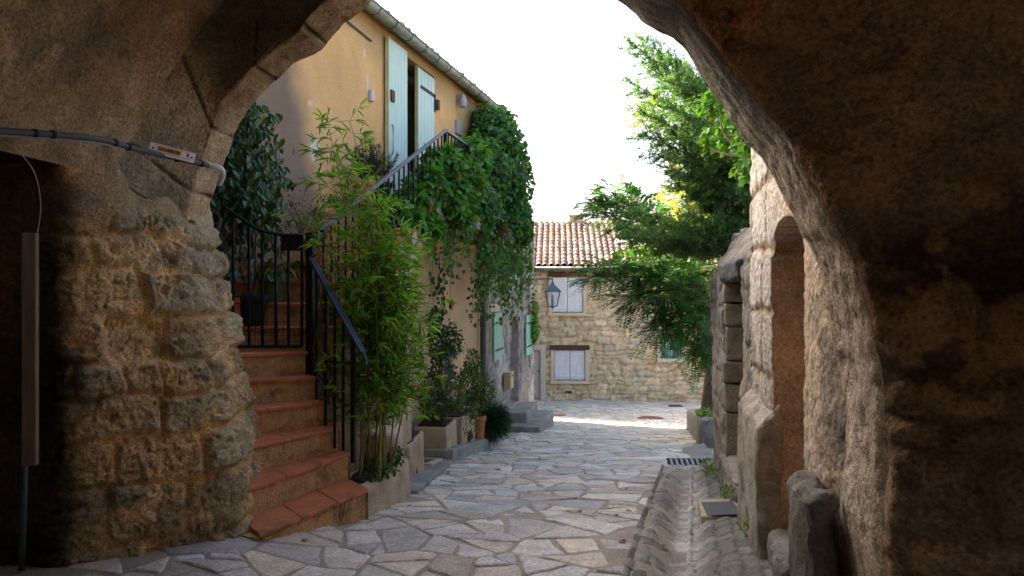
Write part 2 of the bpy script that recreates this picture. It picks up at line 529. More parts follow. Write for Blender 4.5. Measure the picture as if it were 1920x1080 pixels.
def flagstones():
    r = np.random.default_rng(11)
    cand = np.stack([r.uniform(-3.5, 11, 9000), r.uniform(2.0, 28.4, 9000)], 1)
    pts = []
    for x, y in cand:
        if x < left_line(y) - 0.9 or x > right_line(y) + 0.9: continue
        if all((qx - x) ** 2 + ((qy - y) * 1.35) ** 2 > 0.52 ** 2 for qx, qy in pts): pts.append((x, y))
    pts = np.array(pts)
    stones = []
    for (x, y) in pts:
        dd = np.hypot(pts[:, 0] - x, pts[:, 1] - y)
        poly = [(x - 2, y - 2), (x + 2, y - 2), (x + 2, y + 2), (x - 2, y + 2)]
        for j in np.argsort(dd)[1:20]:
            qx, qy = pts[j]
            nx, ny = qx - x, qy - y
            L = math.hypot(nx, ny)
            nx, ny = nx / L, ny / L
            poly = clip_poly(poly, nx, ny, nx * x + ny * y + L / 2)
            if len(poly) < 3: break
        if len(poly) >= 3: split_stone(r, poly, stones, 0.25)
    V, F, C = [], [], []
    n0 = 0
    for poly in stones:
        cx, cy = np.mean(poly, 0)
        if cy > 27.8 or cx < left_line(cy) - 0.02 or cx > right_line(cy): continue
        if cy < 9.2:
            gx = float(right_line(cy)); sl = 0.243; L = math.hypot(1, sl)
            poly = clip_poly(poly, 1 / L, -sl / L, (gx - sl * cy) / L)
            if len(poly) < 3: continue
        # shrink every side by half a joint of uneven width
        q = list(poly); p = np.array(poly)
        c0 = p.mean(0)
        for i in range(len(p)):
            a, b = p[i], p[(i + 1) % len(p)]
            t = b - a; L = np.linalg.norm(t)
            if L < 1e-4: continue
            nx, ny = t[1] / L, -t[0] / L
            if nx * (c0[0] - a[0]) + ny * (c0[1] - a[1]) > 0: nx, ny = -nx, -ny
            th_ = r.normal(0, 0.05)
            nx, ny = nx * math.cos(th_) - ny * math.sin(th_), nx * math.sin(th_) + ny * math.cos(th_)
            m = (a + b) / 2
            q = clip_poly(q, nx, ny, nx * m[0] + ny * m[1] - r.uniform(0.004, 0.017))
            if len(q) < 3: break
        if len(q) < 3: continue
        poly = np.array(q)
        keep = np.hypot(*(poly - np.roll(poly, 1, 0)).T) > 0.025
        poly = poly[keep]
        if len(poly) < 3 or poly_area(poly) < 0.006: continue
        y = poly[:, 1].mean()
        m = []
        for i in range(len(poly)):
            a, b, c = poly[i - 1], poly[i], poly[(i + 1) % len(poly)]
            l1, l2 = np.linalg.norm(a - b), np.linalg.norm(c - b)
            t = min(0.022, 0.2 * l1, 0.2 * l2) * r.uniform(0.3, 1.2)
            m.append(b + (a - b) / l1 * t)
            m.append(b + (c - b) / l2 * t)
            k = int(l2 / (0.07 if y < 10 else 0.25))
            bow = r.normal(0, 0.012) * l2
            nn = np.array(((c - b)[1], -(c - b)[0])) / l2
            for w in range(1, k):
                f = w / k
                m.append(b + (c - b) * (t / l2 + (1 - 2 * t / l2) * f) + nn * (bow * math.sin(math.pi * f)) + r.normal(0, 0.0045, 2))
        m = np.array(m)
        ctr = m.mean(0)
        h = r.normal(0.0, 0.003)
        tilt = r.normal(0, 0.010, 2)
        inner = ctr + (m - ctr) * (1 - 0.012 / np.maximum(np.linalg.norm(m - ctr, axis=1), 0.05))[:, None]
        inner2 = ctr + (m - ctr) * 0.6
        k = len(m)

        def top(q_, dz):
            w_ = 0.0025 * vn(np.stack([q_[:, 0], q_[:, 1], 0 * q_[:, 0]], 1), 9, 6)
            return np.stack([q_[:, 0], q_[:, 1], base_z(q_[:, 0], q_[:, 1]) + h + dz + w_ + (q_ - ctr) @ tilt], 1)
        V += [top(m, -0.03), top(m, -0.006), top(inner, 0.0015), top(inner2, 0.003 + r.normal(0, 0.001)), top(ctr[None], 0.003)]
        for L_ in range(3):
            for i in range(k):
                j = (i + 1) % k
                F.append((n0 + L_ * k + i, n0 + L_ * k + j, n0 + (L_ + 1) * k + j, n0 + (L_ + 1) * k + i))
        for i in range(k):
            F.append((n0 + 3 * k + i, n0 + 3 * k + (i + 1) % k, n0 + 4 * k))
        n0 += 4 * k + 1
        g = r.uniform(0.34, 0.58)
        c = np.array((g * 1.09, g * 1.0, g * 0.85))
        if r.random() < 0.35: c = c * np.array((1.06, 0.98, 0.88))
        if r.random() < 0.25: c = c * np.array((0.95, 0.99, 1.05))
        C.append(np.repeat(c[None], 4 * k + 1, 0))
    tag(np_mesh('street_paving', np.concatenate(V), F, M['paving'], col=np.concatenate(C), smooth=False), kind='structure')


flagstones()


# gutter channel with slabs laid on edge
def gutter():
    dd = np.arange(2.0, GUT1 + 0.55, 0.02)
    uu = np.arange(-0.36, 0.47, 0.02)
    D, U = np.meshgrid(dd, uu, indexing='ij')
    Xg = gutter_line(D) + U
    Zg = gz(Xg, D)
    Pg = np.stack([Xg, D, Zg], -1)
    w = D + 0.05 * vn(np.stack([U * 3, D * 1.5, 0 * D], -1), 1, 3) + 0.35 * np.where(U < 0, -U, 0.2 * U)
    edges = np.cumsum(np.random.default_rng(3).uniform(0.07, 0.19, 140)) + 1.2
    gd_, gr1, gr2 = masonry(D + 0.5 * np.where(U < 0, -U, 0.2 * U), U, 71, (0.10, 0.20), (0.07, 0.26), 0.035, 0.025, 4)
    idx = np.searchsorted(edges, w)
    lo, hi = edges[np.clip(idx - 1, 0, 139)], edges[np.clip(idx, 0, 139)]
    dist = np.minimum(w - lo, hi - w)
    rr = np.random.default_rng(4).uniform(0, 1, 200)[np.clip(idx, 0, 199)]
    side = (np.abs(U + 0.17) < 0.16)
    dist, rr = gd_.clip(0, 1), gr1
    hgt = np.where(side, 0.010 * sst(0.0, 0.02, dist) + 0.016 * rr - 0.026, 0.010 * sst(0, 0.02, dist) + 0.006 * rr)
    hgt = hgt + 0.020 * fbm(Pg, 8, 5, 2, 0.6) + 0.008 * fbm(Pg * [1, 2.5, 1], 22, 3, 12)
    Pg[..., 2] += hgt + 0.004
    c = mixc((0.13, 0.12, 0.095), (0.30, 0.28, 0.24), rr) * (1 + 0.35 * fbm(Pg, 14, 4, 33))[..., None]
    bottom = np.exp(-((U + 0.01) / 0.105) ** 2)
    c = mixc(c, np.array((0.56, 0.50, 0.42)), bottom * (0.75 + 0.35 * fbm(Pg, 6, 3, 9)).clip(0, 1))
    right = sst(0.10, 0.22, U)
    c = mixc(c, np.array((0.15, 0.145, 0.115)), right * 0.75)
    c *= (0.42 + 0.58 * sst(0, 0.016, dist))[..., None] * (0.8 + 0.4 * gr2)[..., None]
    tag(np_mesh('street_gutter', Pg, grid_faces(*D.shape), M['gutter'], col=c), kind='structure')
    # strip of rough cement between the gutter and the wall foot
    dd = np.arange(2.0, 12.0, 0.04)
    D, T = np.meshgrid(dd, np.linspace(0, 1, 16), indexing='ij')
    x0 = np.where(D < GUT1 + 0.4, gutter_line(D) + 0.42, 2.35 + 0.15 * (D - 9.5))
    x1 = 0.80 + 0.19 * D
    Xg = x0 + (np.maximum(x1, x0 + 0.05) - x0) * T
    Pg = np.stack([Xg, D, gz(Xg, D) + 0.012 + 0.06 * T * T], -1)
    Pg[..., 2] += 0.02 * fbm(Pg, 5, 4, 8)
    c = mixc((0.15, 0.14, 0.115), (0.25, 0.235, 0.20), 0.5 + 0.5 * fbm(Pg, 3, 4, 4))
    tag(np_mesh('street_verge', Pg, grid_faces(*D.shape), M['gutter'], col=c), kind='structure')



# ------------------------------------------------------------------ masonry
def masonry(S, Zc, seed, rows, widths, warp=0.03, rad=0.05, fw=1.2):
    """distance to the edge of the nearest laid stone (negative in the joint) and a random number per stone"""
    r = np.random.default_rng(seed)
    q = np.stack([S, Zc, 0 * S + seed], -1)
    Zw = Zc + warp * fbm(q, fw, 3, seed) + warp * 0.25 * vn(q, fw * 7, seed + 5)
    Sw = S + warp * fbm(q + 31, fw, 3, seed + 3) + warp * 0.25 * vn(q + 11, fw * 7, seed + 7)
    z0, z1 = Zw.min() - 0.05, Zw.max() + 0.5
    eb = [z0]
    while eb[-1] < z1: eb.append(eb[-1] + r.uniform(*rows))
    eb = np.array(eb)
    ri = np.clip(np.searchsorted(eb, Zw) - 1, 0, len(eb) - 2)
    dist = np.zeros_like(S); rid = np.zeros_like(S); rid2 = np.zeros_like(S)
    s0, s1 = Sw.min() - 1, Sw.max() + 1
    for k in range(len(eb) - 1):
        h = eb[k + 1] - eb[k]
        e = [s0 - r.uniform(0, widths[1])]
        while e[-1] < s1: e.append(e[-1] + r.uniform(*widths) * (0.7 + 0.6 * min(1, h / rows[1])))
        e = np.array(e)
        ra, rb = r.uniform(0, 1, len(e)), r.uniform(0, 1, len(e))
        top = r.uniform(-0.16, 0.16, len(e)) * h
        m = ri == k
        if not m.any(): continue
        ci = np.clip(np.searchsorted(e, Sw[m]) - 1, 0, len(e) - 2)
        cx, hx = (e[ci] + e[ci + 1]) / 2, (e[ci + 1] - e[ci]) / 2
        cz, hz = (eb[k] + eb[k + 1]) / 2, h / 2
        rr = np.minimum(rad, 0.8 * np.minimum(hx, hz))
        qx = np.abs(Sw[m] - cx) - hx + rr
        qz = np.abs(Zw[m] - cz) - hz + rr
        sdf = np.hypot(np.maximum(qx, 0), np.maximum(qz, 0)) + np.minimum(np.maximum(qx, qz), 0) - rr
        dist[m] = -sdf
        rid[m] = ra[ci]; rid2[m] = rb[ci]
    return dist, rid, rid2


gutter()


def spaced(a, b, res, holes=()):
    s = np.arange(a, b + res * 0.5, res)
    ex = []
    for (e0, e1) in holes:
        s = s[(np.abs(s - e0) > res * 0.3) & (np.abs(s - e1) > res * 0.3)]
        ex += [e0 - 0.001, e0 + 0.0005, e0 + 0.002, e1 - 0.002, e1 - 0.0005, e1 + 0.001]
    return np.unique(np.concatenate([s, ex]))


def path_xy(path, s):
    path = np.asarray(path, float)
    L = np.concatenate(([0], np.cumsum(np.hypot(*np.diff(path, axis=0).T))))
    return np.interp(s, L, path[:, 0]), np.interp(s, L, path[:, 1]), L[-1]


def displaced(name, P, disp, col, mat, parent=None, flip=False, dirv=None, flat_jump=None, back=None):
    """move a (nu,nv,3) surface along its own normals; optional back = thickness vector (closed behind)"""
    du = np.gradient(P, axis=0); dv = np.gradient(P, axis=1)
    N = np.cross(du, dv)
    N /= np.linalg.norm(N, axis=-1)[..., None] + 1e-12
    if flip: N = -N
    if dirv is not None: N = np.broadcast_to(np.asarray(dirv, float), P.shape)
    Q = P + N * disp[..., None]
    nu, nv = disp.shape
    F = grid_faces(nu, nv, flip)
    fl = None
    if flat_jump is not None:
        fj = flat_jump.ravel()
        q = fj[F]
        fl = (q.max(1) - q.min(1)) > 0.004
    V = Q.reshape(-1, 3)
    C = col.reshape(-1, 3)
    if back is not None:
        B = (P + np.asarray(back, float)).reshape(-1, 3)
        n = len(V)
        # only the rim of the back sheet is needed: corners of the grid outline
        rim = np.concatenate([np.arange(nu) * nv, (nu - 1) * nv + np.arange(1, nv), np.arange(nu - 2, -1, -1) * nv + nv - 1, np.arange(nv - 2, 0, -1)])
        bidx = np.arange(len(rim)) + n
        V = np.concatenate([V, B[rim]])
        C = np.concatenate([C, C[rim]])
        a, b = rim, np.roll(rim, -1)
        c, d = np.roll(bidx, -1), bidx
        side = np.stack([a, d, c, b], 1) if not flip else np.stack([a, b, c, d], 1)
        # back face: quads between the bottom rim row and the top rim row
        bot = bidx[:nu]
        topi = bidx[nu + nv - 2: 2 * nu + nv - 2][::-1]
        k = min(len(bot), len(topi))
        bk = np.stack([bot[:k - 1], topi[:k - 1], topi[1:k], bot[1:k]], 1)
        F = np.concatenate([F, side, bk])
        if fl is not None: fl = np.concatenate([fl, np.ones(len(side) + len(bk), bool)])
    return np_mesh(name, V, F, mat, parent, col=C, flat=fl)


def hole_mask(S, Zc, h):
    """h: s0,s1,z0,z1,arch rise; returns (inside, well inside)"""
    s0, s1, z0, z1, rise = h
    m = (S > s0) & (S < s1) & (Zc > z0)
    mi = (S > s0 + 0.0015) & (S < s1 - 0.0015) & (Zc > z0 + 0.0015)
    if rise:
        c, w = (s0 + s1) / 2, (s1 - s0) / 2
        t = np.clip(1 - ((S - c) / w) ** 2, 0, 1)
        top = z1 - rise + rise * np.sqrt(t)
        return m & (Zc < top), mi & (Zc < top - 0.003)
    return m & (Zc < z1), mi & (Zc < z1 - 0.0015)


# ------------------------------------------------------------------ stone archway: pier, rib, vault, walls
arch = thing('stone_archway', 'dark vaulted stone archway framing the street, rough ochre pier on one side', 'archway', (0, 3.6, 0))

C1 = [(350, 410), (358, 372), (372, 318), (400, 238), (448, 152), (555, 52), (610, 2), (700, -70), (850, -125), (1000, -115), (1130, -70),
      (1253, 0), (1317, 70), (1378, 143), (1470, 264), (1503, 324), (1544, 393), (1581, 463), (1605, 540), (1631, 634),
      (1650, 720), (1655, 833), (1655, 940), (1655, 1080), (1655, 1330)]


def d1(x):
    return 1.0 / (0.217 + 0.1937 * (x - 400) / 1255)


C1w = np.array([px(a, b, d1(a)) for a, b in C1])


def catmull(P, n):
    P = np.asarray(P, float)
    L = np.concatenate(([0], np.cumsum(np.linalg.norm(np.diff(P, axis=0), axis=1))))
    Q = np.concatenate([[2 * P[0] - P[1]], P, [2 * P[-1] - P[-2]]])
    T = np.concatenate([[-(L[1])], L, [2 * L[-1] - L[-2]]])
    s = np.linspace(0, L[-1], n)
    out = []
    for q in s:
        i = min(max(np.searchsorted(L, q) - 1, 0), len(P) - 2)
        t = (q - L[i]) / (L[i + 1] - L[i])
        p0, p1, p2, p3 = Q[i:i + 4]
        m1 = (p2 - p0) / (T[i + 2] - T[i]) * (L[i + 1] - L[i])
        m2 = (p3 - p1) / (T[i + 3] - T[i + 1]) * (L[i + 1] - L[i])
        t2, t3 = t * t, t * t * t
        out.append((2 * t3 - 3 * t2 + 1) * p1 + (t3 - 2 * t2 + t) * m1 + (-2 * t3 + 3 * t2) * p2 + (t3 - t2) * m2)
    return np.array(out), s / L[-1]


NT = 520
A1, tt = catmull(C1w, NT)
tx = np.clip((A1[:, 0] + 2.1) / 3.4, 0, 1)                    # 0 on the left, 1 on the right
A1 = A1 + 0.035 * np.stack([fbm(A1, 3.5, 4, 201), 0 * A1[:, 0], fbm(A1, 3.5, 4, 202)], 1)
A2 = A1 + (0.22 + 0.25 * tx)[:, None] * np.array((0.19, 1.0, 0))
A2 = A2 + 0.022 * np.stack([fbm(A2, 6, 4, 211), 1.5 * fbm(A2, 5, 3, 213), fbm(A2, 6, 4, 212)], 1)
Vl = [(205, 330, 4.15), (212, 318, 4.17), (225, 297, 4.2), (255, 250, 4.25), (330, 120, 4.3), (420, 0, 4.35), (500, -90, 4.3), (640, -190, 4.1), (830, -260, 3.85), (1020, -255, 3.5)]
Vw = [px(*q) for q in Vl]
for q in C1w[10:]:
    up = 0.62 * min(1, max(0, (q[2] - 1.2) / 1.4))
    Vw.append(q + np.array((1.25, -0.86, up)))
# matched sampling: same fraction of the list index
Vw = np.array(Vw)
AV, _ = catmull(Vw, NT)
il = np.linspace(0, 1, NT)
arc1 = np.concatenate(([0], np.cumsum(np.linalg.norm(np.diff(A1, axis=0), axis=1)))); arc1 /= arc1[-1]
arcv = np.concatenate(([0], np.cumsum(np.linalg.norm(np.diff(AV, axis=0), axis=1)))); arcv /= arcv[-1]

# rib: soffit between A2 and A1, face between A1 and AV on the left
nb = 40


def loft(A, B, n):
    t = np.linspace(0, 1, n)[None, :, None]
    return A[:, None, :] * (1 - t) + B[:, None, :] * t


def unit_(v):
    return v / (np.linalg.norm(v, axis=-1, keepdims=True) + 1e-9)


# voussoirs: joints across the rib on the left half
armlen = np.concatenate(([0], np.cumsum(np.linalg.norm(np.diff(A1, axis=0), axis=1))))
vb = np.array([0.0, 0.18, 0.62, 1.15, 1.62, 2.15, 2.6, 3.1, 3.6, 4.1, 4.6, 5.1, 5.6, 6.2])
jd = np.min(np.abs(armlen[:, None] - vb[None, 1:]), axis=1)


def rib_height(P, leftw):
    j = jd[:, None] + 0.012 * vn(P, 9, 4)
    joint = (1 - sst(0.0, 0.016, np.abs(j))) * leftw
    h = 0.016 * fbm(P, 5, 4, 3) + 0.008 * fbm(P, 22, 3, 6) - 0.022 * joint
    return h, joint


def edge_fade(n, w=0.12, a=True, b=True):
    u = np.linspace(0, 1, n)[None]
    f = np.ones_like(u)
    if a: f = f * sst(0, w, u)
    if b: f = f * sst(0, w, 1 - u)
    return f


leftw = (1 - sst(0.5, 0.62, tx))[:, None]
dS = unit_(A2 - A1); dF = unit_(AV - A1)
rw_ = (0.025 + 0.055 * tx)[:, None]
qs = np.linspace(0, 0.5, 9)[None, :, None]


def arris(t):
    return A1[:, None, :] + ((1 - t) ** 2) * (dS * rw_)[:, None, :] + (t ** 2) * (dF * rw_)[:, None, :]


soff = np.concatenate([loft(A2, A1 + dS * rw_, nb - 8)[:, :-1], arris(qs)], 1)
h, jn = rib_height(soff, leftw)
bs = sst(0.36, 0.64, 0.5 + 0.5 * fbm(soff, 3.2, 5, 21))
st = np.repeat(np.searchsorted(vb, armlen)[:, None], nb, 1)
tone = np.random.default_rng(5).uniform(0.8, 1.15, 40)[st % 40]
c = mixc((0.30, 0.25, 0.20), (0.50, 0.435, 0.355), bs) * np.where(leftw > 0.5, tone, 1.0)[..., None]
cl = mixc((0.34, 0.225, 0.12), (0.50, 0.36, 0.21), bs) * tone[..., None]
lowp = (1 - sst(1.6, 2.5, soff[..., 2])) * (1 - leftw)
n7 = fbm(soff, 7, 4, 244)
cp_ = mixc((0.40, 0.32, 0.23), (0.60, 0.49, 0.36), (0.5 + 0.7 * n7).clip(0, 1)) * (1 + 0.3 * fbm(soff, 28, 3, 245))[..., None]
c = c * (1 - lowp[..., None]) + cp_ * lowp[..., None]
h = h + lowp * (0.008 * n7 + 0.010 * fbm(soff, 24, 3, 246))
c = c * (1 - leftw[..., None]) + cl * leftw[..., None]
# long streaks on the right soffit
strk = fbm(np.stack([armlen[:, None] * 0.8 + 0 * bs, np.linspace(0, 1, nb)[None] * 9 + 0 * bs, 0 * bs], -1), 1.6, 4, 9)
h = h + 0.012 * strk * (1 - leftw) * (1 - 0.7 * lowp)
c = c * (1 + 0.45 * strk * (1 - leftw))[..., None].clip(0.4, 1.7)
c = c * (1 - 0.75 * jn)[..., None]
# rough outer edge
displaced('arch_rib', soff, h * edge_fade(nb, 0.10, True, True), c, M['pier'], arch)
# outer face of the arch towards the street (a thick wall over the rib)
outer_top = A2 + np.array((0, 0, 1.0)) * np.clip(4.6 - A2[:, 2], 0.2, None)[:, None] * 0
ring = A2.copy()
ctr = np.array((-0.35, 0, 1.4))
rad = ring - np.array((-0.35, 0, 1.4)) * [1, 0, 1]
rad[:, 1] = 0
rad /= np.linalg.norm(rad, axis=1)[:, None]
outer = ring + rad * 1.6
hi = A2[:, 2] > 1.9
np_mesh('street_face', loft(A2, outer, 6)[hi].reshape(-1, 3), grid_faces(int(hi.sum()), 6, True), M['greystone'], arch)

# inner face: A1 -> AV
face = np.concatenate([arris(0.5 + qs), loft(A1 + dF * rw_, AV, 122)[:, 1:]], 1)
h, jn = rib_height(face, leftw * np.ones((1, 130)))
bs = sst(0.36, 0.64, 0.5 + 0.5 * fbm(face, 2.3, 6, 33))
st = np.repeat(np.searchsorted(vb, armlen)[:, None], 130, 1)
tone = np.random.default_rng(5).uniform(0.75, 1.15, 40)[st % 40]
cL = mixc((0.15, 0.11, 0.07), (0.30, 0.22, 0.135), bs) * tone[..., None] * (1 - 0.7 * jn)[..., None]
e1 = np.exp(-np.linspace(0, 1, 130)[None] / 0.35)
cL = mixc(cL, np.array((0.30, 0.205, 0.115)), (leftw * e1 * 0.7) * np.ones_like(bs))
or_ = sst(0.50, 0.58, 0.5 + 0.5 * fbm(face, 1.7, 5, 71))
cR = mixc(mixc((0.085, 0.05, 0.028), (0.40, 0.235, 0.12), bs), np.array((0.60, 0.28, 0.10)), or_ * 0.75) * (1 + 0.35 * fbm(face, 16, 4, 301))[..., None]
cR = mixc(cR, np.array((0.045, 0.03, 0.02)), sst(0.03, 0.08, fbm(face, 3.4, 6, 311, 0.6)) * 0.6)
cR = mixc(cR, np.array((0.46, 0.27, 0.13)), sst(0.07, 0.11, fbm(face, 3.8, 6, 312, 0.6)) * 0.65)
grey_p = sst(0.50, 0.60, 0.5 + 0.5 * fbm(face, 1.1, 6, 72) - 0.10 * (face[..., 2] - 1.9))
cR = mixc(cR, np.array((0.38, 0.26, 0.16)), grey_p * 0.8)
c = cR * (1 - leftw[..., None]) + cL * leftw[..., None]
patch = sst(0.1, 0.3, fbm(face, 1.4, 4, 55)) * (1 - leftw)
fds, fr1, fr2 = masonry(face[..., 0] * 1.2, face[..., 2], 92, (0.12, 0.26), (0.16, 0.5), 0.14, 0.07, 2.2)
fst = sst(-0.005, 0.05, fds)
lowr = (1 - sst(0.9, 1.9, face[..., 2] + 0.5 * fbm(face, 1.5, 3, 19))) * (1 - leftw)
h = h + 0.014 * sst(0.07, 0.11, fbm(face, 3.8, 6, 312, 0.6)) * (1 - leftw) - 0.010 * sst(0.03, 0.08, fbm(face, 3.4, 6, 311, 0.6)) * (1 - leftw) + 0.022 * patch + 0.03 * fbm(face, 2.0, 3, 5) * (1 - leftw) + lowr * (0.026 * fst + 0.022 * fr1) + (1 - leftw) * (0.014 * fbm(face, 7, 4, 20) - 0.012 * grey_p)
c = c * (1 - (lowr * (1 - fst) * 0.30)[..., None]) * (1 + lowr * (fr2 - 0.5) * 0.7)[..., None]
displaced('rib_face', face, h * edge_fade(130, 0.05), c, M['plaster'], arch)

# vault behind the rib, running back over and past the eye
axis = np.array((-0.10, -1.0, 0.0))
kk = np.concatenate([np.linspace(0, 3.2, 150), np.linspace(3.4, 8, 14)])
keep = np.arange(0, NT, 2)
vault = AV[keep][:, None, :] + kk[None, :, None] * axis[None, None, :]
bs = sst(0.36, 0.64, 0.5 + 0.5 * fbm(vault, 2.0, 6, 41))
h = 0.035 * fbm(vault, 1.6, 5, 14) + 0.012 * fbm(vault, 9, 4, 15)
fl = sst(0.14, 0.24, fbm(vault, 1.3, 6, 63, 0.62))                  # flaked plaster patches
h = h - 0.016 * fl
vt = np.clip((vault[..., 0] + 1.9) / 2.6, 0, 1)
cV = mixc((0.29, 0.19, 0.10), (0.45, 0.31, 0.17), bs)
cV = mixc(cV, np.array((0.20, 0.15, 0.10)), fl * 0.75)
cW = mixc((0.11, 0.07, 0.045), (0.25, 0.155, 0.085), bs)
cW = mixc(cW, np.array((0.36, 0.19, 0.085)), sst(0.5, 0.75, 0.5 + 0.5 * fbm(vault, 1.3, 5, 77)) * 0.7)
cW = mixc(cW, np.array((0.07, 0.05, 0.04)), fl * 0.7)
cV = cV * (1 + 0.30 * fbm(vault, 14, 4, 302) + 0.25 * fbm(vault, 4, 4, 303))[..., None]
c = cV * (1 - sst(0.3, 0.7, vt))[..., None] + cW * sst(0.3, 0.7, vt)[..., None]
# rubble showing low on the right wall
mz = 1 - sst(0.6, 1.7, vault[..., 2])
ds, r1, r2 = masonry(vault[..., 1] * 1.0 + vault[..., 0], vault[..., 2], 91, (0.2, 0.34), (0.3, 0.6), 0.06, 0.09)
ms = sst(-0.005, 0.05, ds)
right = sst(0.6, 0.9, vt) * sst(0.3, 0.7, bs)
h = h + right * (0.05 * ms + 0.03 * r1)
c = c * (1 - (right * (1 - ms) * 0.6)[..., None])
h[:, :6] *= np.linspace(0, 1, 6)[None]
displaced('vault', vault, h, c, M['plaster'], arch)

# left passage: wall, alcove soffit; unseen end wall added to limit light from behind
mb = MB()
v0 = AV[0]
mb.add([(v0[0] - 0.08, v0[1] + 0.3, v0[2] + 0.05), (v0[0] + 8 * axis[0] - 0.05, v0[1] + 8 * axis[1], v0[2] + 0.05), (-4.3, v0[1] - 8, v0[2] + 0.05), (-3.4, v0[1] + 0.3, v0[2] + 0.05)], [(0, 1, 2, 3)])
mb.build('alcove_soffit', surf('shade_dark_plaster', (0.022, 0.015, 0.010), 0.95, 0.4, 2, 40, 0.3, 0.8, 0.02, 15), arch)  # near-black colour stands in for the shade under the alcove
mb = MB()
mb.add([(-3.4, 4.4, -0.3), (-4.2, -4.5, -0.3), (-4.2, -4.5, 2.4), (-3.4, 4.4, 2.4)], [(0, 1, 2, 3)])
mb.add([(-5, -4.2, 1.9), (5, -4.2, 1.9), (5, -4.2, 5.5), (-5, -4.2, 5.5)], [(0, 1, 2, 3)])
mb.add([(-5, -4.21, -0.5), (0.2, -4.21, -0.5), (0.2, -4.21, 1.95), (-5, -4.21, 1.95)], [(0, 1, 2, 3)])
mb.build('passage_wall_and_blocker', surf('dark_plaster', (0.07, 0.045, 0.028), 0.95, 0.4, 2, 40, 0.3, 0.8, 0.02, 15), arch)


def pier():
    path = [(-3.60, 4.12), (-2.60, 4.06), (-2.42, 4.02), (-2.33, 4.05), (-2.20, 4.13), (-1.75, 4.41), (-1.68, 4.47), (-1.64, 4.55), (-1.645, 4.68), (-1.80, 5.4)]
    _, _, Lp = path_xy(path, 0)
    s = np.arange(0.0, Lp, 0.0085)
    z = np.arange(-0.06, 2.50, 0.0085)
    x, y, _ = path_xy(path, s)
    # soften the plan
    k = np.ones(9) / 9
    x = np.convolve(np.pad(x, 4, mode='edge'), k, 'valid'); y = np.convolve(np.pad(y, 4, mode='edge'), k, 'valid')
    S, Zc = np.meshgrid(s, z, indexing='ij')
    P = np.stack([np.repeat(x[:, None], len(z), 1), np.repeat(y[:, None], len(z), 1), Zc], -1)
    f = sst(-2.36, -1.60, P[..., 0])
    P[..., 0] -= 0.145 * f * np.clip(Zc, 0, 3)
    P[..., 0] -= 0.048 * f * np.clip(Zc, 0, 3) ** 2
    P[..., 1] += 0.03 * f * Zc
    ds, r1, r2 = masonry(S, Zc, 5, (0.18, 0.36), (0.26, 0.66), 0.085, 0.06, 1.4)
    plast = sst(1.92, 2.10, Zc + 0.16 * fbm(P, 2.5, 4, 8))
    n1 = fbm(P, 3.2, 5, 1); n2 = fbm(P, 14, 4, 2); n3 = fbm(P, 45, 3, 3)
    stone = sst(-0.010, 0.038, ds + 0.016 * n2)
    pits = sst(0.22, 0.5, fbm(P, 30, 3, 9))
    n4 = fbm(P * [1, 1, 1.7], 8, 4, 31, 0.6)
    smear = sst(-0.05, 0.20, n1 + 0.4 * n2 + 0.5 * (r2 - 0.6))
    h = stone * (0.040 + 0.07 * (r1 - 0.4)) * (1 - 0.75 * smear) + 0.036 * n1 + 0.016 * n2 * (0.4 + stone) + 0.020 * n4 * stone + 0.010 * n3 * (0.4 + stone) - 0.014 * pits * stone
    hollow = sst(0.86, 0.93, r2) * stone * (1 - plast)
    h = h - 0.05 * hollow
    h = h * (1 - plast) + plast * (0.045 + 0.018 * n1 + 0.004 * n2)
    crack = np.abs(fbm(P, 3.2, 5, 88)) + 0.05 * (1 - sst(0.0, 0.25, fbm(P, 1.9, 2, 89)))
    h = h - plast * 0.010 * (1 - sst(0.0, 0.018, crack))
    ca = mixc((0.36, 0.235, 0.10), (0.62, 0.44, 0.21), r2)
    ca = mixc(ca, np.array((0.34, 0.28, 0.18)), (r1 > 0.66) * 0.55)
    ca = ca * (1 + 0.42 * n1 + 0.30 * n2 + 0.30 * n3)[..., None].clip(0.3, 1.9) * (1 - 0.35 * pits)[..., None]
    ca = mixc(ca, np.array((0.50, 0.46, 0.37)), sst(0.25, 0.55, n4) * 0.45)
    mort = mixc((0.52, 0.30, 0.115), (0.66, 0.42, 0.185), 0.5 + 0.5 * n1)
    sm_ = stone * (1 - 0.55 * smear)
    c = ca * sm_[..., None] + mort * (1 - sm_)[..., None]
    c = mixc(c, np.array((0.17, 0.135, 0.085)), sst(0.08, 0.2, fbm(P * [1, 1, 1.6], 2.4, 5, 34)) * 0.6)
    c = c * 1.12
    moss = sst(0.15, 0.5, n1 + 0.5 * (P[..., 0] + 1.75) * 1.4) * sst(-1.78, -1.62, P[..., 0] + 0.09 + 0.155 * f * Zc)
    c = mixc(c, np.array((0.105, 0.10, 0.065)), moss * 0.7)
    cp = mixc((0.29, 0.195, 0.105), (0.42, 0.295, 0.165), 0.5 + 0.5 * n1)
    c = c * (1 - plast[..., None]) + cp * plast[..., None]
    c = c * (1 - 0.6 * (plast * (1 - sst(0.0, 0.014, crack)))[..., None])
    soot_shade = 1 - sst(-2.44, -2.30, P[..., 0] + 0.07 * n1 + 0.03 * n2)  # recess shade painted into the stone colour of the alcove flank
    c = c * (1 - 0.86 * soot_shade)[..., None]
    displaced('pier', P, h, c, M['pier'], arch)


pier()

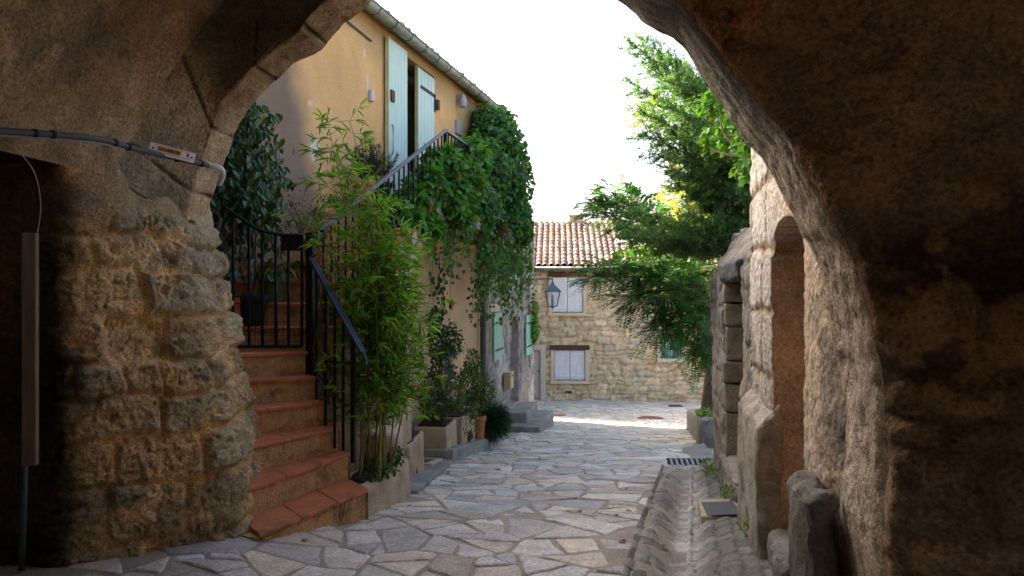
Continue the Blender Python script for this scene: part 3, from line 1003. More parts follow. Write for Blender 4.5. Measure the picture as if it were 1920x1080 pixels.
# ------------------------------------------------------------------ conduit, sign, boards in the passage
cond = thing('electrical_conduit', 'grey electrical conduit clipped along the vault with a white elbow at the arch edge', 'conduit', px(210, 268, 3.9))
cp = [px(-60, 258, 3.30), px(0, 258, 3.42), px(90, 261, 3.58), px(170, 265, 3.74), px(215, 271, 3.86), px(255, 282, 3.97), px(310, 294, 4.12), px(360, 305, 4.26), px(400, 313, 4.38)]
cw, _ = catmull(cp, 50)
cw[:, 1] -= 0.06
cw[:, 0] += 0.09 * np.linspace(1, 0, 50) ** 2
cw[:, 1] -= 0.13 * np.linspace(1, 0, 50) ** 2
MB().tube(cw, 0.0155, 10).build('pipe', M['conduit'], cond, smooth=True)
MB().tube(cw[:30] + [0.0, 0.0, -0.022], 0.004, 6).build('cable', M['grey_meter'], cond, smooth=True)
e = cw[-1]
el = np.array([e + [-.01, -.01, 0.002], e + [0.03, 0.02, -0.006], e + [0.05, 0.05, -0.014], e + [0.04, 0.10, -0.04], e + [0.0, 0.15, -0.09]])
el, _ = catmull(el, 16)
MB().tube(el, 0.0165, 10).build('elbow', M['conduit_white'], cond, smooth=True)
for i in (12, 15, 27, 30, 41, 47):
    t = cw[i + 1] - cw[i - 1]; t /= np.linalg.norm(t)
    MB().tube([cw[i] - t * 0.008, cw[i] + t * 0.008], 0.020, 10).build('clip', M['black_plastic'], cond)

sg = thing('street_marker_sign', 'small white marker strip with orange lettering above the grey conduit', 'sign', px(325, 280, 4.2))
a, b = px(279, 275, 3.99), px(365, 297, 4.19)
t = b - a; L = np.linalg.norm(t); t /= L
nrm = np.cross(t, (0, 0, 1.0)); nrm /= np.linalg.norm(nrm)
if nrm[1] > 0: nrm = -nrm
nrm = nrm + np.array((0, 0, -0.25)); nrm -= t * nrm.dot(t); nrm /= np.linalg.norm(nrm)
up = np.cross(nrm, t)
if up[2] < 0: up = -up
ctr = (a + b) / 2
MB().box(ctr, t * L / 2, up * 0.028, nrm * 0.004).build('plate', M['sign_white'], sg, bevel=0.002)


def text_obj(name, body, size, origin, t, up, nrm, mat, parent, extr=0.0008, bold=0.0):
    cu = bpy.data.curves.new(name, 'FONT')
    cu.body = body
    cu.size = size
    cu.extrude = extr
    cu.offset = bold
    cu.align_x = 'CENTER'; cu.align_y = 'CENTER'
    o = bpy.data.objects.new(name, cu)
    COL.objects.link(o)
    bpy.context.view_layer.update()
    me = bpy.data.meshes.new_from_object(o)
    V = np.zeros(len(me.vertices) * 3); me.vertices.foreach_get('co', V)
    V = V.reshape(-1, 3)
    W = np.asarray(origin) + V[:, :1] * t + V[:, 1:2] * up + V[:, 2:3] * nrm
    F = [tuple(p.vertices) for p in me.polygons]
    bpy.data.objects.remove(o)
    bpy.data.curves.remove(cu)
    bpy.data.meshes.remove(me)
    return np_mesh(name, W, F, mat, parent, smooth=False)


oc = ctr - t * 0.02 + up * 0.005 + nrm * 0.0048
MB().box(oc, t * 0.062, up * 0.0125, nrm * 0.0008).build('name_band', M['sign_orange'], sg)
text_obj('lettering', 'GRAMBOIS', 0.026, oc + nrm * 0.0018, t, up, nrm, M['sign_brown'], sg, bold=0.0006)
MB().box(ctr + t * 0.085 + up * 0.006 + nrm * 0.0046, t * 0.006, up * 0.010, nrm * 0.0008).build('red_mark', M['sign_red'], sg)
for sx in (-1, 1):
    q = ctr + t * sx * (L / 2 - 0.02) + nrm * 0.0046
    MB().tube([q, q + nrm * 0.003], 0.006, 8).build('screw', M['sign_brown'], sg)
for v_ in (-0.014, 0.022):
    mbd = MB()
    q0_ = ctr - t * (L / 2 - 0.03) + up * v_ + nrm * 0.0042
    q1_ = ctr + t * (L / 2 - 0.03) + up * v_ + nrm * 0.0042
    mbd.box((q0_ + q1_) / 2, (q1_ - q0_) / 2, up * 0.0003, nrm * 0.0005)
    for i in range(26):
        mbd.box(q0_ + (q1_ - q0_) * i / 25 + nrm * 0.0004, t * 0.0022, up * 0.0014, nrm * 0.0006)
    mbd.build('tick_marks', M['sign_brown'], sg)

# timber board standing in the alcove, with a thin cable above it
q0, q1 = px(57, 437, 3.80), px(57, 872, 3.80)
mb = MB(); mb.box((q0 + q1) / 2, (0.032, 0.006, 0), (-0.003, 0.02, 0), (0, 0, (q0[2] - q1[2]) / 2))
tag(mb.build('timber_board', M['wood'], bevel=0.004), 'grey brown upright timber batten beside the rough stone pier', 'board')
q2 = px(50, 1060, 3.82)
tag(MB().tube([px(47, 868, 3.85), px(44, 950, 3.85), px(40, 1068, 3.9)], 0.016, 8).build('dark_pipe', M['pipe'], smooth=True), 'thin dark pipe below the upright timber batten', 'pipe')
cc, _ = catmull([px(20, 268, 3.42), px(50, 290, 3.55), px(78, 330, 3.7), px(88, 385, 3.8), px(84, 425, 3.85), px(78, 450, 3.9)], 24)
tag(MB().tube(cc - [0, 0.05, 0], 0.0028, 6).build('hanging_cable', M['grey_meter'], smooth=True), 'thin dull cable curving down from the conduit to the timber batten', 'cable')


# ------------------------------------------------------------------ frames along the buildings
class Fr:
    def __init__(self, o, d, out):
        self.o = np.array((o[0], o[1], 0.0)); d = np.array((d[0], d[1], 0.0)); self.t = d / np.linalg.norm(d)
        n = np.array((self.t[1], -self.t[0], 0)); self.n = n if n[:2].dot(out) > 0 else -n

    def p(self, s, o, z):
        return self.o + self.t * s + self.n * o + np.array((0, 0, z))

    def sd(self, d):
        """s at a given depth y"""
        return (d - self.o[1]) / self.t[1]

    def spx(self, x):
        """s where the facade plane crosses photo column x"""
        k = (x - 960) / FPX
        return (k * self.o[1] - self.o[0]) / (self.t[0] - k * self.t[1])

    def zpx(self, x, y):
        d = self.p(self.spx(x), 0, 0)[1]
        return EYE - (y - 540) / FPX * d

    def box(self, mb, s0, s1, o0, o1, z0, z1):
        c = self.p((s0 + s1) / 2, (o0 + o1) / 2, (z0 + z1) / 2)
        return mb.box(c, self.t * (s1 - s0) / 2, self.n * (o1 - o0) / 2, np.array((0, 0, (z1 - z0) / 2)))


LH = Fr((-1.91, 8.93), (0.272, 1.0), (1, 0))           # left ochre house
GH = Fr((-0.55, 13.9), (0.1864, 1.0), (1, 0))          # grey house further down
FA = Fr((0.55, 28.0), (1.0, -0.06), (0, -1))           # house across the far square
RW = Fr((0.696, 0.0), (0.19, 1.0), (-1, 0))            # wall along the right of the street
FLOOR = 2.60


def facade(name, fr, s0, s1, z0, z1, res, fn, mat, parent, holes=(), thick=0.3, flip=None):
    s = spaced(s0, s1, res, [(h[0], h[1]) for h in holes])
    z = spaced(z0, z1, res, [(h[2], h[3]) for h in holes if not h[4]] + [(h[2], z1 - 0.01) for h in holes if h[4]])
    S, Zc = np.meshgrid(s, z, indexing='ij')
    P = fr.o + S[..., None] * fr.t + np.array((0, 0, 1.0)) * Zc[..., None]
    h, c = fn(S, Zc, P)
    dep = np.zeros_like(S)
    for hl in holes:
        m, mi = hole_mask(S, Zc, hl[:5])
        dep = np.where(mi, hl[5], np.where(m, 0.006, dep))
        c = np.where(m[..., None], np.asarray(hl[6]) * (1 + 0.25 * fbm(P, 4, 4, 2))[..., None], c)
        h = np.where(m, h * (0.25 if hl[5] else 1), h)
    N = np.cross(fr.t, (0, 0, 1.0))
    fl = N.dot(fr.n) < 0
    return displaced(name, P, h - dep, c, mat, parent, flip=fl, dirv=fr.n, flat_jump=dep, back=-fr.n * thick)


# ------------------------------------------------------------------ left ochre house
lh = thing('ochre_house', 'ochre rendered house with pale aqua door shutters, zinc gutter and outside landing', 'house', LH.p(0, 0, -0.6))
dl, dr = LH.spx(757), LH.spx(815)
DTOP = FLOOR + 2.25
SH = [LH.spx(720), LH.spx(757), LH.spx(783), LH.spx(815)]


def f_ochre(S, Zc, P):
    n1, n2 = fbm(P, 0.9, 5, 3), fbm(P, 5, 4, 6)
    h = 0.006 * n1 + 0.004 * n2 + 0.003 * fbm(P, 30, 2, 7)
    c = mixc((0.60, 0.355, 0.135), (0.70, 0.445, 0.185), 0.5 + 0.5 * n1)
    # weathered grey-brown render towards the archway end and low down
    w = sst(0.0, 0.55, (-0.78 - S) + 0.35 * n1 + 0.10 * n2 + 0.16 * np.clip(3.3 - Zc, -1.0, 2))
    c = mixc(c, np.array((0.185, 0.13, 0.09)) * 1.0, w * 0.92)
    low = sst(0, 0.5, FLOOR - 0.05 - Zc)
    c = mixc(c, np.array((0.47, 0.335, 0.19)), low * sst(1.0, 2.0, S))
    # bare patches where the render has come off
    for (sx, zz, rx, rz) in ((LH.spx(590), LH.zpx(590, 280), 0.10, 0.13), (LH.spx(690), LH.zpx(690, 157), 0.05, 0.13), (LH.spx(683), LH.zpx(683, 98), 0.035, 0.06), (LH.spx(582), LH.zpx(582, 195), 0.04, 0.03)):
        k = 1 - sst(0.75, 1.05, np.hypot((S - sx) / rx, (Zc - zz) / rz) + 0.3 * n2)
        c = mixc(c, np.array((0.62, 0.54, 0.42)), k)
        h = h - 0.008 * k
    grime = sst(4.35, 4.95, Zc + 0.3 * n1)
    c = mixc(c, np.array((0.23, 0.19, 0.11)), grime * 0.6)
    return h, c


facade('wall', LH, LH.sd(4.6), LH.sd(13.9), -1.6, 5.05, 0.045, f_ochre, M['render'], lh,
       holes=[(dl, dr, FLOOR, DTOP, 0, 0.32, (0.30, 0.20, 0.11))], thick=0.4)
# dark room behind the open leaf
mb = MB(); LH.box(mb, dl - 0.3, dr + 0.3, -1.4, -0.405, FLOOR - 0.1, DTOP + 0.2)
mb.build('room', M['dark'], lh)
mb = MB(); LH.box(mb, (dl + dr) / 2 - 0.27, (dl + dr) / 2 - 0.02, -0.310, -0.25, FLOOR, DTOP - 0.02)
dd_ = mb.build('inner_door', surf('inner_door_wood', (0.10, 0.055, 0.025), 0.6, 0.3, 5, 40, 0.2, 0.2, 0.003, 30, stretch=(1, 1, 0.1)), lh)
mb = MB(); LH.box(mb, dl + 0.003, dl + 0.06, -0.2, -0.02, FLOOR, DTOP - 0.01)
mb.build('door_post', M['edge_paint'], lh, bevel=0.004)
mb = MB(); LH.box(mb, dr - 0.06, dr - 0.003, -0.2, -0.05, FLOOR, DTOP - 0.01)
mb.build('door_post', M['edge_paint'], lh, bevel=0.004)


def plank_shutter(fr, s0, s1, o, z0, z1, mat, parent, planks=6, th=0.035, edge=None, name='shutter', gap=0.003):
    mb = MB()
    w = (s1 - s0) / planks
    for i in range(planks):
        fr.box(mb, s0 + i * w + gap, s0 + (i + 1) * w - gap, o, o + th, z0 + 0.008 * ((i * 5) % 3), z1)
    fr.box(mb, s0 + 0.004, s1 - 0.004, o + 0.004, o + th - (0.006 if gap < 0.005 else 0.022), z0 + 0.02, z1 - 0.003)
    sh = mb.build(name, mat, parent, bevel=0.003)
    if edge:
        mb = MB(); fr.box(mb, s0 - 0.028, s0 - 0.001, o - 0.004, o + th + 0.012, z0 - 0.01, z1 + 0.01)
        mb.build('edge_strip', edge, sh, bevel=0.003)
    return sh


s1_ = plank_shutter(LH, SH[0], SH[1] - 0.02, 0.03, FLOOR + 0.03, DTOP + 0.02, M['aqua'], lh, 6, edge=M['edge_paint'])
s2_ = plank_shutter(LH, SH[2], SH[3] - 0.01, -0.03, FLOOR + 0.03, DTOP - 0.03, M['aqua'], lh, 5, edge=M['edge_paint'])
for (sh, sa, zz) in ((s2_, SH[2] + 0.1, DTOP - 0.32),):
    mb = MB(); LH.box(mb, sa, SH[3] + 0.02, 0.006, 0.014, zz, zz + 0.05); LH.box(mb, SH[3] - 0.045, SH[3] - 0.005, 0.0145, 0.022, zz - 0.22, zz + 0.04)
    mb.build('hinge_strap', M['iron'], sh)
    mb = MB(); LH.box(mb, SH[3] + 0.025, SH[3] + 0.10, 0.01, 0.05, zz - 0.17, zz - 0.02)
    mb.build('hinge_pin', M['rust'], sh)
mb = MB(); LH.box(mb, SH[0] + 0.05, SH[0] + 0.15, 0.066, 0.09, FLOOR + 1.45, FLOOR + 1.6); mb.build('latch', M['rust'], s1_)
mb = MB(); mb.tube([LH.p(SH[0] + 0.1, 0.068, FLOOR + 0.75), LH.p(SH[0] + 0.09, 0.09, FLOOR + 0.78), LH.p(SH[0] + 0.09, 0.09, FLOOR + 1.12), LH.p(SH[0] + 0.1, 0.068, FLOOR + 1.15)], 0.007, 6)
mb.build('pull_bar', M['iron'], s1_)
mb = MB(); mb.tube([LH.p(SH[0] + 0.1, 0.068, FLOOR + 0.22), LH.p(SH[0] + 0.13, 0.10, FLOOR + 0.25), LH.p(SH[0] + 0.13, 0.10, FLOOR + 0.36), LH.p(SH[0] + 0.1, 0.068, FLOOR + 0.40)], 0.008, 6)
mb.build('handle', M['iron'], s1_)

# roof, gutter and downpipe
GZT = 4.99
ga, gb = LH.sd(5.0), LH.sd(13.95)
th = np.linspace(math.pi, 2 * math.pi, 13)
sec = [(0.18 + 0.085 * math.cos(a), GZT + 0.02 + 0.085 * math.sin(a)) for a in th]
sec2 = [(0.18 + 0.079 * math.cos(a), GZT + 0.021 + 0.079 * math.sin(a)) for a in th[::-1]]
prof = sec + sec2
ss = np.array([ga, gb])
V = np.array([[LH.p(s, o, z - 0.0) for (o, z) in prof] for s in ss])
n = len(prof)
F = [(i, (i + 1) % n, n + (i + 1) % n, n + i) for i in range(n)] + [tuple(range(n)), tuple(range(2 * n - 1, n - 1, -1))]
gut = np_mesh('roof_gutter', V.reshape(-1, 3), F, M['zinc'], lh, smooth=False)
mb = MB(); mb.tube([LH.p(ga, 0.268, GZT + 0.022), LH.p(gb, 0.268, GZT + 0.022)], 0.012, 8)
mb.build('gutter_bead', M['zinc'], gut, smooth=True)
for k in range(19):
    s = ga + 0.3 + k * 0.5
    if s > gb: break
    mb = MB()
    mb.tube([LH.p(s, 0.18 + 0.089 * math.cos(a), GZT + 0.02 + 0.089 * math.sin(a)) for a in th], 0.006, 5)
    mb.build('gutter_bracket', M['pipe'], gut)
# tiled roof slab rising away from the street: rows of round tiles whose noses show above the gutter
nu_ = int((gb - ga) / 0.22)
mb = MB()
mb.add([LH.p(ga, 0.10, GZT + 0.03), LH.p(gb, 0.10, GZT + 0.03), LH.p(gb, -4.2, GZT + 1.55), LH.p(ga, -4.2, GZT + 1.55),
        LH.p(ga, 0.10, GZT - 0.02), LH.p(gb, 0.10, GZT - 0.02), LH.p(gb, -4.2, GZT + 1.50), LH.p(ga, -4.2, GZT + 1.50)],
       [(0, 1, 2, 3), (7, 6, 5, 4), (0, 4, 5, 1), (1, 5, 6, 2), (2, 6, 7, 3), (3, 7, 4, 0)])
nslab = mb.n
for i in range(nu_):
    s = ga + 0.11 + i * 0.22
    jit = rng.normal(0, 0.02)
    mb.tube([LH.p(s, 0.16 + jit, GZT + 0.055), LH.p(s, -0.30, GZT + 0.22), LH.p(s, -4.2, GZT + 1.60)], [0.085, 0.08, 0.075], 8)
tc_ = np.tile((0.30, 0.17, 0.11), (mb.n, 1)); tc_[nslab:] *= rng.uniform(0.6, 1.2, (mb.n - nslab, 1))
mb.build('roof', M['roof_tile'], lh, col=tc_)
# gable end of the roof and rest of the house body
mb = MB()
mb.add([LH.p(gb - 0.06, -0.40, -1.7), LH.p(gb - 0.06, -4.2, -1.7), LH.p(gb - 0.06, -4.2, GZT + 1.48), LH.p(gb - 0.06, -0.40, GZT + 0.12)], [(0, 1, 2, 3)])
mb.add([LH.p(ga, -4.2, -1.7), LH.p(gb, -4.2, -1.7), LH.p(gb, -4.2, GZT + 1.48), LH.p(ga, -4.2, GZT + 1.48)], [(0, 1, 2, 3)])
mb.build('rear_wall', M['beige'], lh)
# small fittings on the wall
sb, zb = LH.spx(693), LH.zpx(693, 180)
mb = MB(); LH.box(mb, sb - 0.04, sb + 0.04, 0.004, 0.05, zb - 0.07, zb + 0.07); mb.build('bell_box', M['white_door'], lh, bevel=0.006)
sb, zb = LH.spx(857), LH.zpx(857, 190)
mb = MB(); mb.lathe(LH.p(sb, 0.10, zb - 0.12), [(0.02, 0), (0.06, 0.02), (0.07, 0.10), (0.05, 0.2), (0.015, 0.24)], 14); LH.box(mb, sb - 0.03, sb + 0.03, 0.0, 0.05, zb + 0.02, zb + 0.1)
mb.build('wall_lamp', M['grey_meter'], lh, smooth=False)
sb, zb = LH.spx(857), LH.zpx(857, 238)
mb = MB(); LH.box(mb, sb - 0.12, sb + 0.12, 0.004, 0.05, zb - 0.13, zb + 0.1); mb.build('meter_box', M['grey_meter'], lh, bevel=0.008)
sb = LH.spx(897)
mb = MB(); mb.tube([LH.p(sb, 0.09, GZT - 0.05), LH.p(sb, 0.09, G(-0.5, 13.6) - 0.02)], 0.055, 12)
for zz in (2.2, 0.9, -0.3): mb.tube([LH.p(sb, 0.09, zz), LH.p(sb, 0.09, zz + 0.05)], 0.064, 12)
mb.build('downpipe', M['pipe'], lh, smooth=True)
mb = MB(); mb.tube([LH.p(LH.spx(640), 0.02, LH.zpx(640, 33)), LH.p(LH.spx(694), 0.02, LH.zpx(694, 77))], 0.012, 6)
mb.build('eave_cable', M['pipe'], lh)

# ------------------------------------------------------------------ tiled staircase
RISE = 0.19
FL_ = [(-1.517, 4.44), (-1.67, 4.78), (-1.80, 5.125), (-1.97, 5.42), (-2.08, 5.66), (-2.13, 5.80), (-2.28, 6.14), (-2.09, 6.32)]
FR_ = [(-1.063, 5.45), (-1.266, 5.78), (-1.36, 5.84), (-1.47, 5.90), (-1.56, 5.96), (-1.66, 6.05), (-1.456, 6.16), (-1.33, 6.36)]
NST = 14
for k in range(8, NST):
    d = 6.36 + 0.36 * (k - 7)
    FL_.append((-1.91 + 0.272 * (d - 8.93) + 0.02, d)); FR_.append((-1.35 + 0.195 * (d - 6.3), d))
stair = thing('tiled_staircase', 'terracotta tiled outside staircase with mottled risers climbing beside the stone pier', 'staircase', (-1.5, 5.2, 0))


def ext(a, b, k):
    """extend front edge a-b to the left"""
    a, b = np.array(a), np.array(b)
    t = (a - b) / np.linalg.norm(a - b)
    return a + t * k


LEFT = []
for k in range(NST):
    e = ext(FL_[k], FR_[k], (0.0, 0.06, 0.14, 0.3, 0.5, 0.7, 0.6, 0.6)[k] if k < 8 else 0.0)
    if k < 8:                                       # stop at the house wall / behind the pier
        e = np.array((max(e[0], -1.91 + 0.272 * (e[1] - 8.93) + 0.02), e[1]))
    LEFT.append(e)
tops = [0.13 + RISE * k for k in range(NST)]
for k in range(NST):
    z = tops[k]
    l, r_ = LEFT[k], np.array(FR_[k])
    if k < NST - 1:
        l2, r2_ = LEFT[k + 1], np.array(FR_[k + 1])
    else:
        l2, r2_ = np.array((LH.p(LH.sd(9.2), 0.02, 0)[:2])), np.array((-0.93, 9.2))
    t = (r_ - l) / np.linalg.norm(r_ - l)
    fw = np.array((t[1], -t[0]))                    # towards the climber
    if fw.dot(np.array((0.5, -1))) < 0: fw = -fw
    zb_ = tops[k - 1] if k else -0.35
    zbk = zb_ - 0.05 if k else -0.35
    mb = MB()
    back = -fw * 0.12
    nose = fw * 0.022
    mb.prism([l, r_, r_ + back, l + back], zbk, z - 0.028)
    st_ = mb.build('step', M['riser'], stair)
    mb = MB()
    inn = 0.06
    q = [l + nose, r_ + nose, r_ + (r_ - r2_) * 0 + back * 0.2, r2_ + back * 0.5, l2 + back * 0.5]
    # tread tiles: split across the width with thin joints
    nt_ = max(2, int(np.linalg.norm(r_ - l) / 0.34))
    A, B = l + nose, r_ + nose
    Cc, Dd = l2 + back * 0.4, r2_ + back * 0.4
    for i in range(nt_):
        u0, u1 = i / nt_, (i + 1) / nt_
        g = 0.003 / max(np.linalg.norm(B - A), 0.2)
        mb.prism([A + (B - A) * (u0 + g), A + (B - A) * (u1 - g), Cc + (Dd - Cc) * (u1 - g), Cc + (Dd - Cc) * (u0 + g)], z - 0.028, z + rng.normal(0, 0.0008))
    mb.build('tread', M['terracotta_tile'], st_, bevel=0.005)
# solid mass under the flight, closed by a rendered side wall
mb = MB()
for k in range(NST):
    l, r_ = LEFT[k], np.array(FR_[k])
    if k == 0: continue
    nxt = np.array(FR_[k + 1]) if k < NST - 1 else np.array((-0.93, 9.2))
    nl = LEFT[k + 1] if k < NST - 1 else LH.p(LH.sd(9.2), 0.02, 0)[:2]
    mb.prism([l + (0, 0.06), r_ + (0.0, 0.03), nxt + (0.0, 0.05), nl + (0, 0.05)], -1.0 if k < 11 else tops[k] - 0.32, tops[k] - 0.031)
mb.build('stair_core', M['beige'], stair)
# flank of the first steps where they meet the trough
mb = MB()
fl_pts = [np.array(FR_[0]) + (0.015, -0.01)] + [np.array(FR_[k]) + (0.012, 0) for k in range(1, 6)]
for i in range(5):
    a, b = fl_pts[i], fl_pts[i + 1]
    mb.prism([a, b, b + (-0.05, 0.02), a + (-0.05, 0.02)], -0.4, tops[i] - 0.03)
mb.build('side_wall', M['riser'], stair)

# ------------------------------------------------------------------ landing / balcony and its railing
balc = thing('balcony', 'long concrete balcony at door height carrying the leafy creeper, propped by a slanting brace', 'balcony', (-0.6, 11, 2.5))


def bal_edge(d):
    return np.interp(d, [8.3, 9.3, 14.6], [-1.0, -0.83, 0.36])


poly = [(bal_edge(8.6), 8.6), (bal_edge(9.3), 9.3), (bal_edge(14.4), 14.4), tuple(LH.p(LH.sd(14.4), 0.01, 0)[:2]), tuple(LH.p(LH.sd(8.6), 0.01, 0)[:2])]
MB().prism(poly, FLOOR - 0.16, FLOOR - 0.03).build('slab', M['concrete'], balc, bevel=0.012)
MB().prism([(p[0] + 0.02 * (i < 3), p[1]) for i, p in enumerate(poly)], FLOOR - 0.028, FLOOR).build('floor_tiles', M['terracotta_tile'], balc)
br0, br1 = np.array((bal_edge(13.6) - 0.10, 13.6, FLOOR - 0.17)), LH.p(LH.spx(893), 0.12, 1.6)
MB().bar(br0, br1, 0.07).build('brace', M['pipe'], balc, bevel=0.005)
MB().bar((bal_edge(9.4) - 0.15, 9.4, FLOOR - 0.17), LH.p(LH.sd(9.4), 0.03, 1.7), 0.09).build('brace', M['concrete'], balc, bevel=0.01)
MB().bar((bal_edge(14.35) + 0.02, 14.35, FLOOR - 0.12), (bal_edge(12.5) + 0.02, 12.5, FLOOR - 0.12), 0.05, 0.14).build('edge_beam', M['pipe'], balc)
for d in np.arange(9.6, 14.4, 0.75):
    MB().bar((bal_edge(d) - 0.03, d, FLOOR - 0.2), LH.p(LH.sd(d), 0.02, FLOOR - 0.2), 0.07).build('joist', M['lintel'], balc)

rail = thing('stair_railing', 'black iron railing with blue grey handrail climbing to the landing', 'railing', (-1.63, 6.1, 1.1))
h0, h1 = np.array((-1.60, 6.08, 2.03)), np.array((-0.83, 9.3, 3.55))
h2 = np.array((bal_edge(14.2), 14.2, 3.55))
MB().bar(h0, h1, 0.045, 0.03).build('handrail', M['rail'], rail, bevel=0.006)
MB().bar(h1, h2, 0.045, 0.03).build('handrail', M['rail'], rail, bevel=0.006)
th = np.linspace(0, 5.2, 24)
cur = [h0 + np.array((0.05 + (-0.05 - 0.0 * a) * math.cos(a) * (1 - a / 9), -0.01, 0.0 - 0.055 * math.sin(a) * (1 - a / 9) - 0.0)) for a in th]
MB().tube(cur, 0.014, 8).build('scroll', M['rail'], rail, smooth=True)
MB().bar((-1.635, 6.06, 0.85), (-1.635, 6.06, 2.04), 0.062).build('newel', M['iron'], rail, bevel=0.006)
nb_ = 24
for i in range(1, nb_):
    f = i / nb_
    p = h0 + (h1 - h0) * f
    zt = tops[min(NST - 1, max(6, 6 + int((p[1] - 6.16) / 0.36)))] if p[1] < 8.6 else FLOOR
    MB().bar((p[0], p[1], min(zt - 0.02, p[2] - 0.4)), (p[0], p[1], p[2] - 0.01), 0.016).build('baluster', M['iron'], rail)
for d in np.arange(9.42, 14.2, 0.14):
    x = bal_edge(d)
    MB().bar((x, d, FLOOR - 0.02), (x, d, 3.54), 0.016).build('baluster', M['iron'], rail)
MB().bar((-0.83, 9.3, FLOOR - 0.1), (-0.83, 9.3, 3.56), 0.04).build('corner_post', M['iron'], rail)
MB().bar((-0.97, 8.75, FLOOR + 0.05), (bal_edge(14.2), 14.2, FLOOR + 0.05), 0.02).build('bottom_rail', M['iron'], rail)

lrail = thing('lower_handrail', 'short black iron handrail sloping down beside the lowest terracotta steps', 'railing', (-1.2, 5.6, 0.2))
a0, a1 = px(583, 484, 6.02), px(681, 662, 5.50)
MB().bar(a0, a1, 0.05, 0.028).build('handrail', M['rail'], lrail, bevel=0.006)
th = np.linspace(0, 4.6, 20)
dirn = (a1 - a0) / np.linalg.norm(a1 - a0)
cur = [a1 + dirn * 0.045 * math.sin(a) * 1.0 + np.array((0, 0, -1.0)) * 0.045 * (1 - math.cos(a)) * 1.1 for a in th[:14]]
MB().tube(cur, 0.015, 8).build('scroll', M['rail'], lrail, smooth=True)
post = px(660, 640, 5.6)
for i, f in enumerate((0.12, 0.30, 0.48, 0.64, 0.82)):
    p = a0 + (a1 - a0) * f
    w = 0.03 if i == 4 else 0.018
    zb_ = 0.28 if i == 4 else 0.35
    MB().bar((p[0], p[1], zb_), (p[0], p[1], p[2] - 0.012), w).build('baluster', M['iron'], lrail)
p, q = a0 + (a1 - a0) * 0.02, a0 + (a1 - a0) * 0.85
MB().bar((p[0], p[1], 1.02), (q[0], q[1], 1.02), 0.016).build('cross_bar', M['iron'], lrail)

gate = thing('iron_gate', 'low black iron gate across the stairs with curved top and a solid dark panel', 'gate', (-1.95, 6.0, 1.1))
gx0, gx1, gd = -2.32, -1.69, 6.0
topc, _ = catmull([(gx0, gd, EYE + 0.66), (gx0 + 0.14, gd, EYE + 0.56), (gx0 + 0.30, gd, EYE + 0.465), (gx0 + 0.46, gd, EYE + 0.43), (gx1, gd, EYE + 0.425)], 22)
MB().tube(topc, 0.014, 8).build('top_rail', M['iron'], gate, smooth=True)
MB().bar((gx0, gd, 1.12), (gx1, gd, 1.12), 0.022).build('bottom_rail', M['iron'], gate)
for x in (437, 467, 492, 517, 541, 566):
    xx = (x - 960) / FPX * gd
    zt = np.interp(xx, topc[:, 0], topc[:, 2])
    MB().bar((xx, gd, 1.12), (xx, gd, zt), 0.018).build('bar', M['iron'], gate)
MB().box(((gx0 + 0.45 + gx1) / 2, gd + 0.012, EYE + 0.36), ((gx1 - gx0 - 0.47) / 2, 0, 0), (0, 0.004, 0), (0, 0, 0.06)).build('panel', M['iron'], gate)
mb = MB()
for i in range(14):
    x = gx0 + 0.03 + i * (gx1 - gx0 - 0.05) / 13
    mb.tube([(x, gd + 0.014, 1.13), (x, gd + 0.014, 1.33)], 0.0022, 4)
for z in (1.16, 1.21, 1.26, 1.32): mb.tube([(gx0, gd + 0.0145, z), (gx1, gd + 0.0145, z)], 0.0022, 4)
mb.build('wire_mesh', M['iron'], gate)

# ------------------------------------------------------------------ kerbs, troughs and planters along the left
poly = [(-1.09, 5.50), (-0.90, 6.62), (-1.10, 6.72), (-1.36, 5.90), (-1.30, 5.62)]
tr = thing('stone_trough', 'rough pale stone trough at the foot of the tiled stairs holding bamboo', 'trough', (-1.1, 6.0, -0.2))
mb = MB()


def rough_block(name, poly, z0, z1, mat, parent=None, sub=4, amp=0.012, bevel=0.03, seed=1, freq=6):
    """bevelled, subdivided and noise-displaced solid"""
    bm = bmesh.new()
    n = len(poly)
    z0 = np.broadcast_to(z0, n); z1 = np.broadcast_to(z1, n)
    vb_ = [bm.verts.new((p[0], p[1], z)) for p, z in zip(poly, z0)]
    vt_ = [bm.verts.new((p[0], p[1], z)) for p, z in zip(poly, z1)]
    bm.faces.new(vb_[::-1]); bm.faces.new(vt_)
    for i in range(n): bm.faces.new((vb_[i], vb_[(i + 1) % n], vt_[(i + 1) % n], vt_[i]))
    bmesh.ops.recalc_face_normals(bm, faces=bm.faces)
    if bevel:
        bmesh.ops.bevel(bm, geom=bm.edges[:], offset=bevel, segments=3, profile=0.5, affect='EDGES')
    bmesh.ops.triangulate(bm, faces=bm.faces[:])
    for _ in range(sub):
        le = [e for e in bm.edges if e.calc_length() > 0.03]
        if not le or len(bm.verts) > 14000: break
        bmesh.ops.subdivide_edges(bm, edges=le, cuts=1)
        bmesh.ops.triangulate(bm, faces=[f for f in bm.faces if len(f.verts) > 3])
    bm.normal_update()
    V = np.array([v.co[:] for v in bm.verts]); N = np.array([v.normal[:] for v in bm.verts])
    V = V + N * (amp * (fbm(V, freq, 4, seed) * 1.6 + 0.55 * fbm(V, freq * 3.5, 3, seed + 9)))[:, None]
    F = [tuple(v.index for v in f.verts) for f in bm.faces]
    bm.verts.index_update()
    bm.free()
    return np_mesh(name, V, F, mat, parent, smooth=True)


